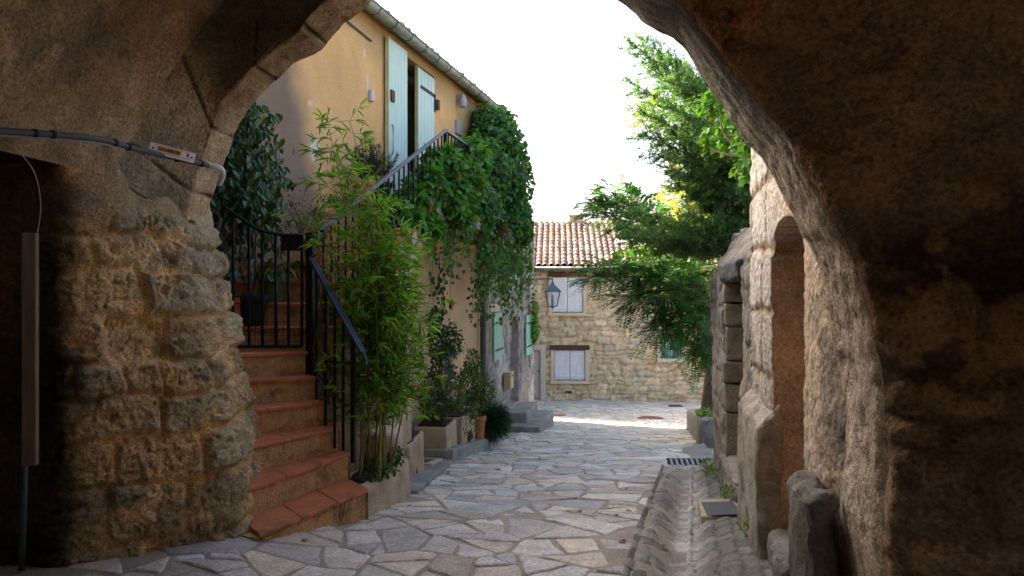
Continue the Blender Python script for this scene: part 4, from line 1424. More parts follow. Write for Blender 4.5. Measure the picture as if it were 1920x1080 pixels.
rough_block('basin', poly, -0.40, 0.10, M['trough'], tr, 4, 0.014, 0.05, 3)
ip = [(-1.14, 5.66), (-0.98, 6.48), (-1.12, 6.55), (-1.27, 5.92), (-1.24, 5.72)]
rough_block('soil', ip, 0.05, 0.128, M['soil'], tr, 3, 0.02, 0.02, 5, 14)
tag(rough_block('plaster_pedestal', [(-1.10, 6.45), (-0.98, 6.50), (-1.02, 6.98), (-1.25, 7.0), (-1.40, 6.6)], -0.5, 0.33, M['trough'], None, 4, 0.012, 0.06, 9),
    'small whitewashed plaster stump behind the bamboo trough', 'pedestal')


def pad(name, ds, xin, lift, label, thick=0.4, mat=None):
    dd = np.array(ds)
    xo = left_line(dd)
    po = [(x + 0.02, d) for x, d in zip(xo, dd)] + [(float(xin(d)), d) for d in dd[::-1]]
    z1 = np.array([G(-1.0, p[1]) + lift for p in po])
    return tag(rough_block(name, po, z1 - thick, z1, mat or M['concrete'], None, 4, 0.006, 0.015, 4), label, 'kerb')


pad('concrete_kerb', [6.75, 7.6, 8.6, 9.66], lambda d: -2.1, 0.045, 'low dark concrete apron between the street and the rendered planters')
pad('concrete_kerb', [9.68, 10.7, 11.85], lambda d: -1.6, 0.17, 'raised concrete kerb slab carrying the rendered planter boxes')
pad('concrete_kerb', [11.87, 13.0, 14.6], lambda d: -1.2, 0.07, 'narrow concrete kerb strip beside the blue green bush')


def planter(name, poly, z0, z1, label, hole=None):
    t = thing(name, label, 'planter', (poly[0][0], poly[0][1], z0))
    rough_block('basin', poly, z0, z1, M['beige'], t, 3, 0.006, 0.02, 6)
    c = np.mean(np.array(poly), 0)
    ip = [tuple(c + (np.array(p) - c) * 0.82) for p in poly]
    rough_block('soil', ip, z1 - 0.06, z1 + 0.02, M['soil'], t, 2, 0.015, 0.0, 5, 12)
    if hole is not None:
        a = np.array(hole)
        mb = MB()
        th = np.linspace(0, math.pi, 10)
        # arched drain mouth: dark recess with a lip
        t_ = np.array((0.19, 1.0, 0)); t_ /= np.linalg.norm(t_)
        n_ = np.array((1.0, -0.19, 0)); n_ /= np.linalg.norm(n_)
        pts = [a + t_ * 0.12 * math.cos(q) + np.array((0, 0, 0.13 * math.sin(q))) for q in th]
        k = len(pts)
        V = [p + n_ * 0.006 for p in pts] + [p - n_ * 0.05 for p in pts]
        F = [tuple(range(k)), tuple(range(k, 2 * k))[::-1]] + [(i, (i + 1) % k, k + (i + 1) % k, k + i) for i in range(k)]
        mb.add(V, F)
        mb.build('drain_mouth', M['dark'], t)
    return t


zA = G(-1.1, 8.3)
planter('rendered_planter', [(-1.30, 7.55), (-1.05, 7.65), (-1.0, 8.5), (-1.35, 8.5)], zA - 0.1, zA + 0.46, 'beige rendered planter with an arched drain hole, nearest the bamboo', (-1.045, 7.95, zA + 0.06))
zB = G(-1, 10.0) + 0.16
planter('rendered_planter', [(-1.30, 9.85), (-0.86, 9.78), (-0.77, 10.45), (-1.25, 10.45)], zB - 0.1, zB + 0.31, 'long plain beige planter box behind the doormat, full of shrubs')
zC = G(-1, 11.0) + 0.16
planter('rendered_planter', [(-1.2, 10.55), (-0.70, 10.52), (-0.56, 11.35), (-1.1, 11.35)], zC - 0.1, zC + 0.44, 'weathered planter with a drain notch, before the terracotta pot', (-0.605, 10.95, zC + 0.05))
mt = thing('doormat', 'dark doormat lying in a pale cement frame between two planters', 'doormat', (-1.1, 9.2, G(-1, 9.2)))
zz = [G(-1, 8.85) + 0.075, G(-1, 9.6) + 0.075]
MB().prism([(-1.32, 8.85), (-0.95, 8.85), (-0.88, 9.55), (-1.25, 9.6)], np.array([zz[0], zz[0], zz[1], zz[1]]) - 0.06, np.array([zz[0], zz[0], zz[1], zz[1]])).build('cement_frame', M['trough'], mt, bevel=0.006)
zz = np.array(zz) + 0.006
MB().prism([(-1.25, 8.95), (-1.02, 8.95), (-0.97, 9.42), (-1.2, 9.45)], np.array([zz[0] - .014, zz[0] - .014, zz[1] + .014, zz[1] + .014]) - 0.004, np.array([zz[0] - .014, zz[0] - .014, zz[1] + .014, zz[1] + .014])).build('mat', M['slate'], mt)


def pot(name, c, r, h, mat, label, square=False, group=None, rim=True):
    t = thing(name, label, 'pot', c, group)
    pr = [(r * 0.72, 0), (r * 0.95, h * 0.8)] + ([(r * 1.08, h * 0.81), (r * 1.08, h)] if rim else [(r, h)]) + [(r * 0.9, h), (r * 0.88, h * 0.9)]
    MB().lathe(c, pr, 20).build('body', mat, t, smooth=False, bevel=0.004)
    MB().lathe(np.array(c) + [0, 0, h * 0.86], [(r * 0.86, 0), (r * 0.8, 0.02), (0.01, 0.03)], 16).build('soil', M['soil'], t)
    return t


pot('terracotta_pot', (-0.52, 11.62, G(-0.42, 11.75) + 0.15), 0.115, 0.40, M['terracotta'], 'weathered terracotta pot at the end of the raised kerb beside the blue green bush')
pot('terracotta_pot', px(598, 508, 6.95), 0.15, 0.28, M['terracotta'], 'orange terracotta pot on the stairs just behind the gate post')
pot('terracotta_pot', px(432, 612, 6.2), 0.12, 0.24, M['terracotta'], 'terracotta pot half hidden by the pier beside the black pot')
pot('black_pot', px(472, 612, 6.25), 0.125, 0.26, M['black_plastic'], 'tall black plastic pot behind the gate holding the glossy tree')
pot('green_pot', px(512, 566, 6.7), 0.12, 0.22, M['green_pot'], 'olive green glazed pot behind the gate with drooping leaves')
pot('geranium_pot', px(452, 520, 6.9), 0.12, 0.22, M['terracotta'], 'pot of red flowers in the dark corner behind the gate')

# ------------------------------------------------------------------ grey house
gh = thing('grey_house', 'grey weathered stone house with small green shutters and stone doorsteps', 'house', GH.p(0, 0, -1.2))
g1, g2 = GH.spx(956), GH.spx(970)
gzb = G(0.2, 17) + 0.55
gzt = GH.zpx(963, 600)
GL = 6.05


def f_grey(S, Zc, P):
    n1, n2, n3 = fbm(P, 1.0, 5, 13), fbm(P * [1, 1, 0.6], 6, 4, 16), fbm(P, 22, 3, 18)
    ds, r1, r2 = masonry(S, Zc, 33, (0.13, 0.26), (0.15, 0.4), 0.07, 0.06, 2.5)
    stone = sst(-0.02, 0.03, ds + 0.02 * n2)
    h = 0.028 * stone * (0.5 + r1) + 0.022 * n2 + 0.012 * n3
    c = mixc((0.085, 0.08, 0.073), (0.33, 0.305, 0.27), 0.5 + 0.75 * n2.clip(-.66, .66)) * (1 + 0.6 * n3)[..., None]
    warm = sst(-0.3, 1.2, -0.55 - Zc + 0.6 * n1)
    c = mixc(c, np.array((0.42, 0.35, 0.265)) * (0.8 + 0.5 * r2)[..., None], warm * 0.85)
    c = c * (0.55 + 0.45 * stone)[..., None]
    pat = sst(0.1, 0.4, n1 + 0.4 * n2)
    c = mixc(c, np.array((0.46, 0.44, 0.42)), pat * 0.55)
    return h, c


facade('wall', GH, 0.02, GL, -2.3, 3.25, 0.04, f_grey, M['rubble'], gh, holes=[(g1, g2, gzb, gzt, 0, 0.35, (0.26, 0.23, 0.195))], thick=0.5)
mb = MB(); GH.box(mb, g1 + 0.04, g2 - 0.04, -0.345, -0.29, gzb, gzt - 0.02); mb.build('door', M['white_door'], gh, bevel=0.01)
mb = MB(); mb.add([GH.p(0.05, -0.5, -2.4), GH.p(GL - 0.02, -0.5, -2.4), GH.p(GL - 0.02, -4, -2.4), GH.p(0.05, -4, -2.4), GH.p(0.05, -0.5, 3.2), GH.p(GL - 0.02, -0.5, 3.2), GH.p(GL - 0.02, -4, 4.4), GH.p(0.05, -4, 4.4)],
                  [(0, 1, 2, 3)[::-1], (0, 1, 5, 4), (1, 2, 6, 5), (2, 3, 7, 6), (3, 0, 4, 7)])
mb.build('side_wall', M['greystone'], gh)
mb = MB(); mb.add([GH.p(-0.05, 0.12, 3.22), GH.p(GL + 0.1, 0.12, 3.22), GH.p(GL + 0.1, -4.1, 4.6), GH.p(-0.05, -4.1, 4.6), GH.p(-0.05, 0.12, 3.30), GH.p(GL + 0.1, 0.12, 3.30), GH.p(GL + 0.1, -4.1, 4.7), GH.p(-0.05, -4.1, 4.7)],
                  [(3, 2, 1, 0), (4, 5, 6, 7), (0, 1, 5, 4), (1, 2, 6, 5), (2, 3, 7, 6), (3, 0, 4, 7)])
mb.build('roof', M['roof_tile'], gh, col=np.tile((0.3, 0.18, 0.12), (8, 1)))
for (xa, xb, ya, yb, plaster) in ((919, 934, 586, 679, True), (981, 991, 590, 668, False)):
    sa, sb_ = GH.spx(xa), GH.spx(xb)
    za, zb_ = GH.zpx(xa, yb), GH.zpx(xa, ya)
    if plaster:
        mb = MB(); GH.box(mb, sa - 0.12, sb_ + 0.14, 0.005, 0.045, zb_ + 0.0, zb_ + 0.16)
        GH.box(mb, sa - 0.07, sa - 0.005, 0.005, 0.04, za - 0.05, zb_ - 0.002); GH.box(mb, sb_ + 0.005, sb_ + 0.08, 0.005, 0.04, za - 0.05, zb_ - 0.002)
        mb.build('window_surround', M['trough'], gh, bevel=0.015)
    sh = plank_shutter(GH, sa, sb_, 0.05, za, zb_ - 0.02, M['green_paint'], gh, 5, 0.035)
    for f in (0.22, 0.78):
        zz = za + (zb_ - za) * f
        mb = MB(); GH.box(mb, sa + 0.1, sb_ + 0.08, 0.0865, 0.096, zz - 0.018, zz + 0.018); mb.build('hinge_strap', M['iron'], sh)
# doorsteps
gs = thing('stone_doorsteps', 'three worn stone doorsteps in front of the grey house door', 'steps', GH.p(3.6, 0.3, G(0.3, 17.5)))
zg = G(0.3, 17.6)
so = GH.spx(963)


def gblock(name, s0, s1, o0, o1, z0, z1, amp=0.012):
    po = [GH.p(s0, o0, 0)[:2], GH.p(s0, o1, 0)[:2], GH.p(s1, o1, 0)[:2], GH.p(s1, o0, 0)[:2]]
    return rough_block(name, [tuple(q) for q in po], z0, z1, M['concrete'], gs, 3, amp, 0.03, 7)


gblock('step', so - 0.9, so + 0.75, -0.02, 0.45, zg - 0.25, zg + 0.58)
gblock('step', so - 1.3, so + 0.95, 0.0, 0.80, zg - 0.25, zg + 0.36)
gblock('step', so - 1.75, so - 1.2, 0.15, 0.75, zg - 0.1, zg + 0.22)
sb, zb = GH.spx(943), GH.zpx(943, 712)
lb = thing('letter_box', 'cream metal letter box on the grey stone wall', 'letter box', GH.p(sb, 0.1, zb))
mb = MB(); GH.box(mb, sb - 0.17, sb + 0.17, 0.045, 0.20, zb - 0.18, zb + 0.15); mb.build('body', M['mailbox'], lb, bevel=0.01)
mb = MB(); GH.box(mb, sb - 0.18, sb + 0.18, 0.04, 0.22, zb + 0.152, zb + 0.172); mb.build('lid', M['mailbox'], lb, bevel=0.005)
mb = MB(); GH.box(mb, sb - 0.1, sb + 0.1, 0.202, 0.205, zb + 0.08, zb + 0.10); mb.build('slot', M['dark'], lb)

# street lantern on its bracket
ln_ = px(1036, 552, 17.6)
lt = thing('street_lantern', 'four sided blue grey street lantern on a wall bracket before the far house', 'lantern', ln_)
wall_pt = GH.p(GH.sd(17.6), 0.02, px(0, 523, 17.6)[2])
mb = MB(); mb.bar(wall_pt, (ln_[0], ln_[1], wall_pt[2]), 0.025); mb.tube(catmull([wall_pt + [0, 0, -0.4], wall_pt + [0.12, 0, -0.32], wall_pt + [0.22, 0, -0.05], wall_pt + [0.36, 0, 0]], 16)[0], 0.008, 6)
mb.bar((ln_[0], ln_[1], wall_pt[2] + 0.015), (ln_[0], ln_[1], wall_pt[2] - 0.08), 0.02)
mb.build('bracket', M['iron'], lt)
c = np.array(ln_); zt = wall_pt[2] - 0.08


def frust(mb, z0, r0, z1, r1):
    V = [(c[0] + sx * r0, c[1] + sy * r0, z0) for sx, sy in ((-1, -1), (1, -1), (1, 1), (-1, 1))] + [(c[0] + sx * r1, c[1] + sy * r1, z1) for sx, sy in ((-1, -1), (1, -1), (1, 1), (-1, 1))]
    return mb.add(V, [(3, 2, 1, 0), (4, 5, 6, 7), (0, 1, 5, 4), (1, 2, 6, 5), (2, 3, 7, 6), (3, 0, 4, 7)])


mb = MB(); frust(mb, zt - 0.06, 0.05, zt, 0.03); frust(mb, zt - 0.20, 0.185, zt - 0.062, 0.055); frust(mb, zt - 0.225, 0.19, zt - 0.202, 0.19)
mb.build('cap', M['lantern'], lt)
mb = MB(); frust(mb, zt - 0.545, 0.095, zt - 0.23, 0.165); mb.build('glass', M['glass'], lt)
mb = MB()
for sx, sy in ((-1, -1), (1, -1), (1, 1), (-1, 1)): mb.bar((c[0] + sx * 0.1, c[1] + sy * 0.1, zt - 0.56), (c[0] + sx * 0.172, c[1] + sy * 0.172, zt - 0.225), 0.014)
frust(mb, zt - 0.575, 0.105, zt - 0.548, 0.105); mb.tube([(c[0], c[1], zt - 0.62), (c[0], c[1], zt - 0.575)], [0.02, 0.04], 8)
mb.build('frame', M['lantern'], lt)
mb = MB(); mb.tube([(c[0], c[1], zt - 0.54), (c[0], c[1], zt - 0.30)], [0.035, 0.03], 8); mb.build('burner', M['lantern'], lt)

# ------------------------------------------------------------------ far house across the square
fh = thing('far_stone_house', 'honey coloured rubble stone house with white shutters and a round tile roof', 'house', FA.p(4, 0, -2.6))
EAVE = 1.59 + 38 / FPX * 28


def FS(x): return FA.spx(x)
def FZ(x, y): return FA.zpx(x, y)


wins = [(1035, 1093, 519, 586), (1040, 1097, 656, 713)]
holes = [(FS(1239), FS(1278), FZ(1258, 672), FZ(1258, 632), 0, 0.18, (0.30, 0.25, 0.18)),
         (FS(1003), FS(1013), -2.52, FZ(1008, 657), 0, 0.12, (0.40, 0.33, 0.24))]
for (a, b, y0, y1) in wins: holes.append((FS(a), FS(b), FZ(a, y1), FZ(a, y0), 0, 0.10, (0.5, 0.42, 0.3)))


def f_far(S, Zc, P):
    ds, r1, r2 = masonry(S, Zc, 77, (0.10, 0.27), (0.16, 0.55), 0.16, 0.09, 1.7)
    n1, n2 = fbm(P, 0.8, 4, 23), fbm(P, 6, 4, 24)
    stone = sst(-0.02, 0.045, ds + 0.025 * n2)
    h = 0.060 * stone * (0.5 + r1) + 0.012 * n2 - 0.05
    c = mixc((0.50, 0.37, 0.20), (0.68, 0.53, 0.32), r2) * (1 + 0.2 * n1 + 0.2 * n2)[..., None]
    c = mixc(c, np.array((0.50, 0.43, 0.31)), (r1 > 0.78) * 0.7)
    mort = mixc((0.40, 0.30, 0.18), (0.50, 0.385, 0.24), 0.5 + 0.5 * n1)
    c = c * stone[..., None] + mort * 0.86 * (1 - stone)[..., None]
    red = sst(0.25, 0.5, fbm(P, 0.9, 4, 99) + 0.4 * np.exp(-((S - 4.3) / 1.6) ** 2 - ((Zc + 1.6) / 0.7) ** 2)) * (Zc < 0.2)
    c = mixc(c, np.array((0.44, 0.20, 0.125)), red * 0.6 * (r1 > 0.25))
    # dressed stones beside the door and openings
    return h, c


facade('wall', FA, -3.0, 14.0, -3.1, EAVE + 0.05, 0.045, f_far, M['rubble'], fh, holes=holes, thick=0.5)
for i, (a, b, y0, y1) in enumerate(wins):
    s0, s1, z0, z1 = FS(a), FS(b), FZ(a, y1), FZ(a, y0)
    w = 0.15 if i else 0.12
    mb = MB(); FA.box(mb, s0 - w - 0.02, s1 + w + 0.02, 0.01, 0.12, z0 - 0.12, z0 - 0.006)
    fr_ = mb.build('window_sill', M['surround'], fh, bevel=0.008)
    for (p, q) in ((s0 - w, s0 - 0.004), (s1 + 0.004, s1 + w)):
        mb = MB(); FA.box(mb, p, q, -0.05, 0.078, z0 - 0.003, z1); mb.build('jamb', M['surround'], fr_, bevel=0.008)
    mb = MB(); FA.box(mb, s0 - w - 0.03, s1 + w + 0.02, -0.05, 0.082, z1 + 0.004, z1 + 0.18); mb.build('lintel', M['lintel'], fr_, bevel=0.008)
    for (p, q) in ((s0 + 0.01, (s0 + s1) / 2 - 0.006), ((s0 + s1) / 2 + 0.006, s1 - 0.01)):
        sh = plank_shutter(FA, p, q, -0.03, z0 + 0.02, z1 - 0.02, M['white_paint'], fh, 5, 0.04, gap=0.009)
        for f in (0.13, 0.87):
            zz = z0 + (z1 - z0) * f
            mb = MB(); FA.box(mb, p + 0.02, q - 0.02, 0.0105, 0.032, zz - 0.03, zz + 0.03)
            mb.build('batten', M['white_paint'], sh, bevel=0.004)
# barred window
s0, s1, z0, z1 = holes[0][:4]
mb = MB(); FA.box(mb, s0 + 0.005, s1 - 0.005, -0.178, -0.13, z0 + 0.005, z1 - 0.005); wv = mb.build('window', M['green_paint'], fh)
mb = MB(); FA.box(mb, s0 - 0.14, s1 + 0.14, 0.01, 0.11, z0 - 0.14, z0 - 0.004); FA.box(mb, s0 - 0.14, s0 - 0.004, 0.01, 0.07, z0 - 0.003, z1); FA.box(mb, s1 + 0.004, s1 + 0.14, 0.01, 0.07, z0 - 0.003, z1)
mb.build('surround', M['surround'], wv, bevel=0.008)
mb = MB()
for i in range(8):
    s = s0 + (s1 - s0) * (i + 0.5) / 8
    mb.tube([FA.p(s, 0.05, z0), FA.p(s, 0.05, z1)], 0.010, 5)
for f in (0.08, 0.45): mb.tube([FA.p(s0, 0.055, z0 + (z1 - z0) * f), FA.p(s1, 0.055, z0 + (z1 - z0) * f)], 0.010, 5)
mb.build('bars', M['iron'], wv)
# door
s0, s1, z0, z1 = holes[1][:4]
mb = MB(); FA.box(mb, s0 + 0.0, s1 - 0.0, -0.115, -0.06, z0, z1 - 0.01); dr_ = mb.build('door', M['white_door'], fh)
mb = MB(); mb.tube([FA.p(s1 - 0.06, -0.06, z0 + 1.0), FA.p(s1 - 0.06, 0.0, z0 + 1.0)], 0.03, 8); mb.build('handle', M['iron'], dr_)
mb = MB(); FA.box(mb, s1 + 0.005, s1 + 0.2, 0.012, 0.06, z0 - 0.1, z1 + 0.2); FA.box(mb, s0 - 0.05, s1 + 0.004, 0.012, 0.07, z1 + 0.005, z1 + 0.2); mb.build('surround', M['surround'], dr_, bevel=0.01)
sv, zv = FS(1066), FZ(1066, 735)
mb = MB()
for k in range(3): FA.box(mb, sv - 0.12 + k * 0.085, sv - 0.055 + k * 0.085, -0.06, 0.035, zv - 0.05, zv + 0.05)
mb.build('air_vent', M['dark'], fh)

# round tile roof
s0, s1 = -3.2, 14.2
run, rise_ = 4.3, 1.95
tw, tl = 0.235, 0.36
ncol = int((s1 - s0) / tw); nrow = int(math.hypot(run, rise_) / tl) + 1
us = np.linspace(0, ncol, ncol * 10 + 1)
vs = []
for r_ in range(nrow): vs += [r_ + 0.0, r_ + 0.03, r_ + 0.5, r_ + 0.985]
vs = np.array(vs)
U, Vv = np.meshgrid(us, vs, indexing='ij')
col_i = np.floor(U).astype(int).clip(0, ncol - 1); row_i = np.floor(Vv).astype(int)
fu = U - col_i; fv = Vv - row_i
rr = _hash(col_i, row_i, 0 * row_i, 3); rr2 = _hash(col_i, row_i, 0 * row_i + 1, 4)
hump = np.sqrt(np.clip(1 - ((fu - 0.5) / 0.36) ** 2, 0, 1)) * 0.085
lift = hump * (1.0 - 0.18 * fv) + 0.045 * (1 - fv) * (hump > 0) + (rr - 0.5) * 0.02
tt_ = Vv * tl / math.hypot(run, rise_)
sag = 0.03 * np.sin(U * 0.09) + 0.02 * vn(np.stack([U * 0.3, Vv * 0.3, 0 * U], -1), 1, 2)
Pn = FA.o + (s0 + U * tw + (rr - 0.5) * 0.02)[..., None] * FA.t + (0.22 - run * tt_)[..., None] * FA.n
Pn[..., 2] = EAVE + 0.0 + rise_ * tt_ + lift * 0.93 + sag
Pn += (lift * 0.4)[..., None] * FA.n
pal = np.array([(0.46, 0.31, 0.25), (0.54, 0.40, 0.32), (0.40, 0.28, 0.25), (0.60, 0.49, 0.38), (0.48, 0.29, 0.21), (0.36, 0.27, 0.24)])
c = pal[(rr * 5.999).astype(int)] * np.array((0.92, 0.82, 0.70)) * (0.75 + 0.5 * rr2)[..., None]
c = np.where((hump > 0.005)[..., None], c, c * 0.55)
rf = np_mesh('roof', Pn, grid_faces(*U.shape, flip=True), M['roof_tile'], fh, col=c)
mb = MB(); mb.add([FA.p(s0, 0.2, EAVE - 0.06), FA.p(s1, 0.2, EAVE - 0.06), FA.p(s1, -run, EAVE + rise_ - 0.06), FA.p(s0, -run, EAVE + rise_ - 0.06),
                   FA.p(s0, 0.2, EAVE - 0.01), FA.p(s1, 0.2, EAVE - 0.01), FA.p(s1, -run, EAVE + rise_ - 0.01), FA.p(s0, -run, EAVE + rise_ - 0.01),
                   FA.p(s1, -2 * run, EAVE - 0.06), FA.p(s0, -2 * run, EAVE - 0.06)],
                  [(0, 1, 2, 3), (7, 6, 5, 4), (0, 4, 5, 1), (1, 5, 6, 2), (3, 7, 4, 0), (2, 8, 9, 3), (7, 9, 8, 6)])
mb.build('roof_deck', M['lintel'], rf)
mb = MB(); mb.tube([FA.p(s0, -run + 0.02, EAVE + rise_ + 0.05), FA.p(s1, -run + 0.02, EAVE + rise_ + 0.05)], 0.11, 10)
mb.build('ridge', M['surround'], rf, smooth=True)
sc_ = (FS(1062) + FS(1086)) / 2 * 1.135
mb = MB(); FA.box(mb, sc_ - 0.30, sc_ + 0.30, -run - 0.3, -run + 0.25, EAVE + rise_ - 0.4, EAVE + rise_ + 0.36); FA.box(mb, sc_ - 0.35, sc_ + 0.35, -run - 0.35, -run + 0.30, EAVE + rise_ + 0.364, EAVE + rise_ + 0.43)
mb.build('chimney', M['trough'], rf, bevel=0.02)
sk = FS(1161) * 1.06
mb = MB(); k0 = np.array((0, 0, 1.0))
q = FA.p(sk, 0.22 - run * 0.5, EAVE + rise_ * 0.5 + 0.14)
sl = np.array((-FA.n[0] * run, -FA.n[1] * run, rise_)); sl /= np.linalg.norm(sl)
mb.box(q, FA.t * 0.2, sl * 0.16, np.cross(FA.t, sl) * 0.03)
mb.build('skylight', M['white_paint'], rf)
mb = MB()
sec = [(0.27 + 0.07 * math.cos(a), EAVE - 0.02 + 0.07 * math.sin(a)) for a in np.linspace(0, 2 * math.pi, 12, endpoint=False)]
mb.tube([FA.p(s0, 0.27, EAVE - 0.03), FA.p(s1, 0.27, EAVE - 0.03)], 0.075, 10)
mb.build('roof_gutter', M['zinc'], fh, smooth=True)
mb = MB(); mb.add([FA.p(-3, -0.45, -3.2), FA.p(14, -0.45, -3.2), FA.p(14, -8.4, -3.2), FA.p(-3, -8.4, -3.2), FA.p(-3, -0.45, EAVE - 0.1), FA.p(14, -0.45, EAVE - 0.1), FA.p(14, -8.4, EAVE - 0.1), FA.p(-3, -8.4, EAVE - 0.1)],
                  [(0, 1, 5, 4), (1, 2, 6, 5), (2, 3, 7, 6), (3, 0, 4, 7)])
mb.build('rear_wall', M['beige'], fh)
WX, WD0 = 0.25, 20.95
mb = MB(); mb.prism([(WX, WD0), (WX, 27.95), (-6.5, 27.95), (-6.5, WD0 + 4.6)], -3.2, [2.9, 2.9, 4.6, 4.6])  # unseen wing, added and angled along the sun to bound the sunlit strip
mb.build('unseen_shade_wing', M['greystone'], fh)
ant = thing('tv_antenna', 'thin television aerial mast rising behind the far roof', 'aerial', FA.p(FS(1243) * 1.15, -run, EAVE + rise_))
ap = FA.p(FS(1243) * 1.16, -run, EAVE + rise_ + 0.1)
mb = MB(); mb.tube([ap, ap + [0, 0, 1.75]], 0.014, 6); mb.build('mast', M['grey_meter'], ant)
mb = MB(); mb.bar(ap + [-0.25, 0, 1.5], ap + [0.25, 0.1, 1.5], 0.014)
for k in range(6): mb.bar(ap + [-0.25 + k * 0.1, -0.15, 1.5], ap + [-0.25 + k * 0.1, 0.15, 1.6], 0.008)
mb.bar(ap + [-0.2, 0, 1.2], ap + [0.2, 0.1, 1.2], 0.012)
mb.build('elements', M['grey_meter'], ant)

# ------------------------------------------------------------------ right side: niche house wall, garden wall
rw = thing('plastered_stone_wall', 'tall flaking plaster and stone wall with a blocked arched opening beside the gutter', 'wall', RW.p(3.5, 0, 0))
n0, n1_ = RW.spx(1507), RW.spx(1448)
NZ0, NZ1 = 0.17, EYE + 135 / FPX * 3.85
bk0, bk1 = 2.70, 5.42


def f_right(S, Zc, P):
    a1, a2, a3 = fbm(P, 1.1, 5, 43), fbm(P, 7, 4, 44), fbm(P, 26, 3, 45)
    ds, r1, r2 = masonry(S, Zc, 61, (0.22, 0.40), (0.28, 0.6), 0.09, 0.08, 1.5)
    stone = sst(-0.01, 0.05, ds + 0.02 * a2)
    pl = sst(-0.18, 0.08, a1 + 0.25 * a2 + 0.2 * (np.abs(S - 3.2) - 0.9))       # where the render has gone
    a4 = fbm(P, 55, 2, 46)
    h = 0.012 * a1 + 0.006 * a2 + 0.007 * a3 + 0.007 * a4 + pl * (0.020 * stone - 0.017) + 0.010 * (r1 - 0.5) * stone * pl
    c = mixc((0.44, 0.335, 0.235), (0.60, 0.475, 0.345), 0.5 + 0.6 * a2.clip(-.8, .8))
    cs = mixc((0.38, 0.34, 0.285), (0.54, 0.49, 0.42), r2)
    jo = np.array((0.30, 0.20, 0.13))
    cs = cs * stone[..., None] + jo * (1 - stone)[..., None]
    c = c * (1 - pl[..., None]) + cs * pl[..., None]
    c = c * (1 + 0.30 * a3 + 0.25 * a4)[..., None]
    dk = sst(0.15, 0.42, fbm(P * [1, 1, 0.7], 2.2, 4, 47) - 0.1 * (Zc - 0.8))
    c = mixc(c, np.array((0.145, 0.14, 0.12)), dk * 0.55)
    return h, c


def f_top(s): return np.interp(s, [1.0, 3.0, 4.2, 5.0, 5.42], [4.2, 3.7, 3.05, 2.72, 2.55])


def right_wall():
    s = spaced(bk0, bk1, 0.011, [(n0, n1_)])
    v = np.linspace(0, 1, 330)
    S, Vq = np.meshgrid(s, v, indexing='ij')
    top = f_top(S) + 0.05 * vn(np.stack([S * 4, 0 * S, 0 * S], -1), 1, 2)
    Zc = -0.5 + (top + 0.5) * Vq
    # grid rows snapped to the foot of the opening
    P = RW.o + S[..., None] * RW.t + np.array((0, 0, 1.0)) * Zc[..., None]
    h, c = f_right(S, Zc, P)
    h = h - 0.09 * (1 - sst(2.75, 3.25, S))
    hl = (n0, n1_, NZ0, NZ1, 0.22)
    m, mi = hole_mask(S, Zc, hl)
    # below knee height the far side of the opening is wider
    dep = np.where(mi, 0.42, np.where(m, 0.006, 0.0))
    br = np.array((0.47, 0.325, 0.215)) * (1 + 0.3 * fbm(P, 3, 5, 3) + 0.1 * fbm(P, 40, 2, 3))[..., None]
    c = np.where(m[..., None], br, c)
    h = np.where(m, h * 0.2, h)
    displaced('masonry', P, h - dep, c, M['rubble'], rw, flip=np.cross(RW.t, (0, 0, 1.0)).dot(RW.n) < 0, dirv=RW.n, flat_jump=dep, back=-RW.n * 0.7)


right_wall()


def rblock(fr, name, s0, s1, o0, o1, z0, z1, mat, parent=None, amp=0.015, bevel=0.03, seed=2, zs=None):
    po = [tuple(fr.p(s0, o0, 0)[:2]), tuple(fr.p(s0, o1, 0)[:2]), tuple(fr.p(s1, o1, 0)[:2]), tuple(fr.p(s1, o0, 0)[:2])]
    return rough_block(name, po, z0, zs if zs is not None else z1, mat, parent, 4, amp, bevel, seed, 7)


# sloping plinth under the far jamb and threshold stone
zp = EYE - 205 / FPX * 5.0
rblock(RW, 'plinth', n1_ - 0.02, 5.40, -0.05, 0.09, -0.6, zp, surf('plinth_plaster', (0.40, 0.345, 0.275), 0.92, 0.35, 6, 60, 0.4, 0.9, 0.014, 40, dirt=((0.16, 0.15, 0.12), 5, 0.48, 0.66)), rw, 0.025, 0.02, 4, zs=[EYE - 215 / FPX * 5.2 + 0.12, EYE - 260 / FPX * 4.45, EYE - 205 / FPX * 5.35, EYE - 200 / FPX * 5.35 + 0.12])
rblock(RW, 'threshold', n0 - 0.1, n1_ - 0.03, -0.35, 0.035, -0.4, NZ0 + 0.03, M['greystone'], rw, 0.02, 0.04, 5)
tag(rblock(RW, 'stone_bollard', RW.spx(1575), RW.spx(1532), 0.0, 0.115, -0.3, EYE - 365 / FPX * 3.0, M['greystone'], None, 0.03, 0.05, 6), 'mossy upright guard stone against the plastered wall, in front of the arched opening', 'guard stone')
tag(rblock(RW, 'kerb_stone', 3.30, 3.70, 0.0, 0.13, -0.2, 0.38, M['greystone'], None, 0.03, 0.05, 7), 'small grey kerb stone under the arched opening', 'kerb stone')

gw = thing('garden_wall', 'dark weathered garden wall with rounded top and a deep stone doorway', 'wall', RW.p(7.4, 0, -0.4))
q0, q1_ = RW.spx(1385), RW.spx(1356)
DZ0, DZ1 = EYE - 312 / FPX * 7.4, EYE + 12 / FPX * 7.0
w0, w1 = 5.43, RW.spx(1332)


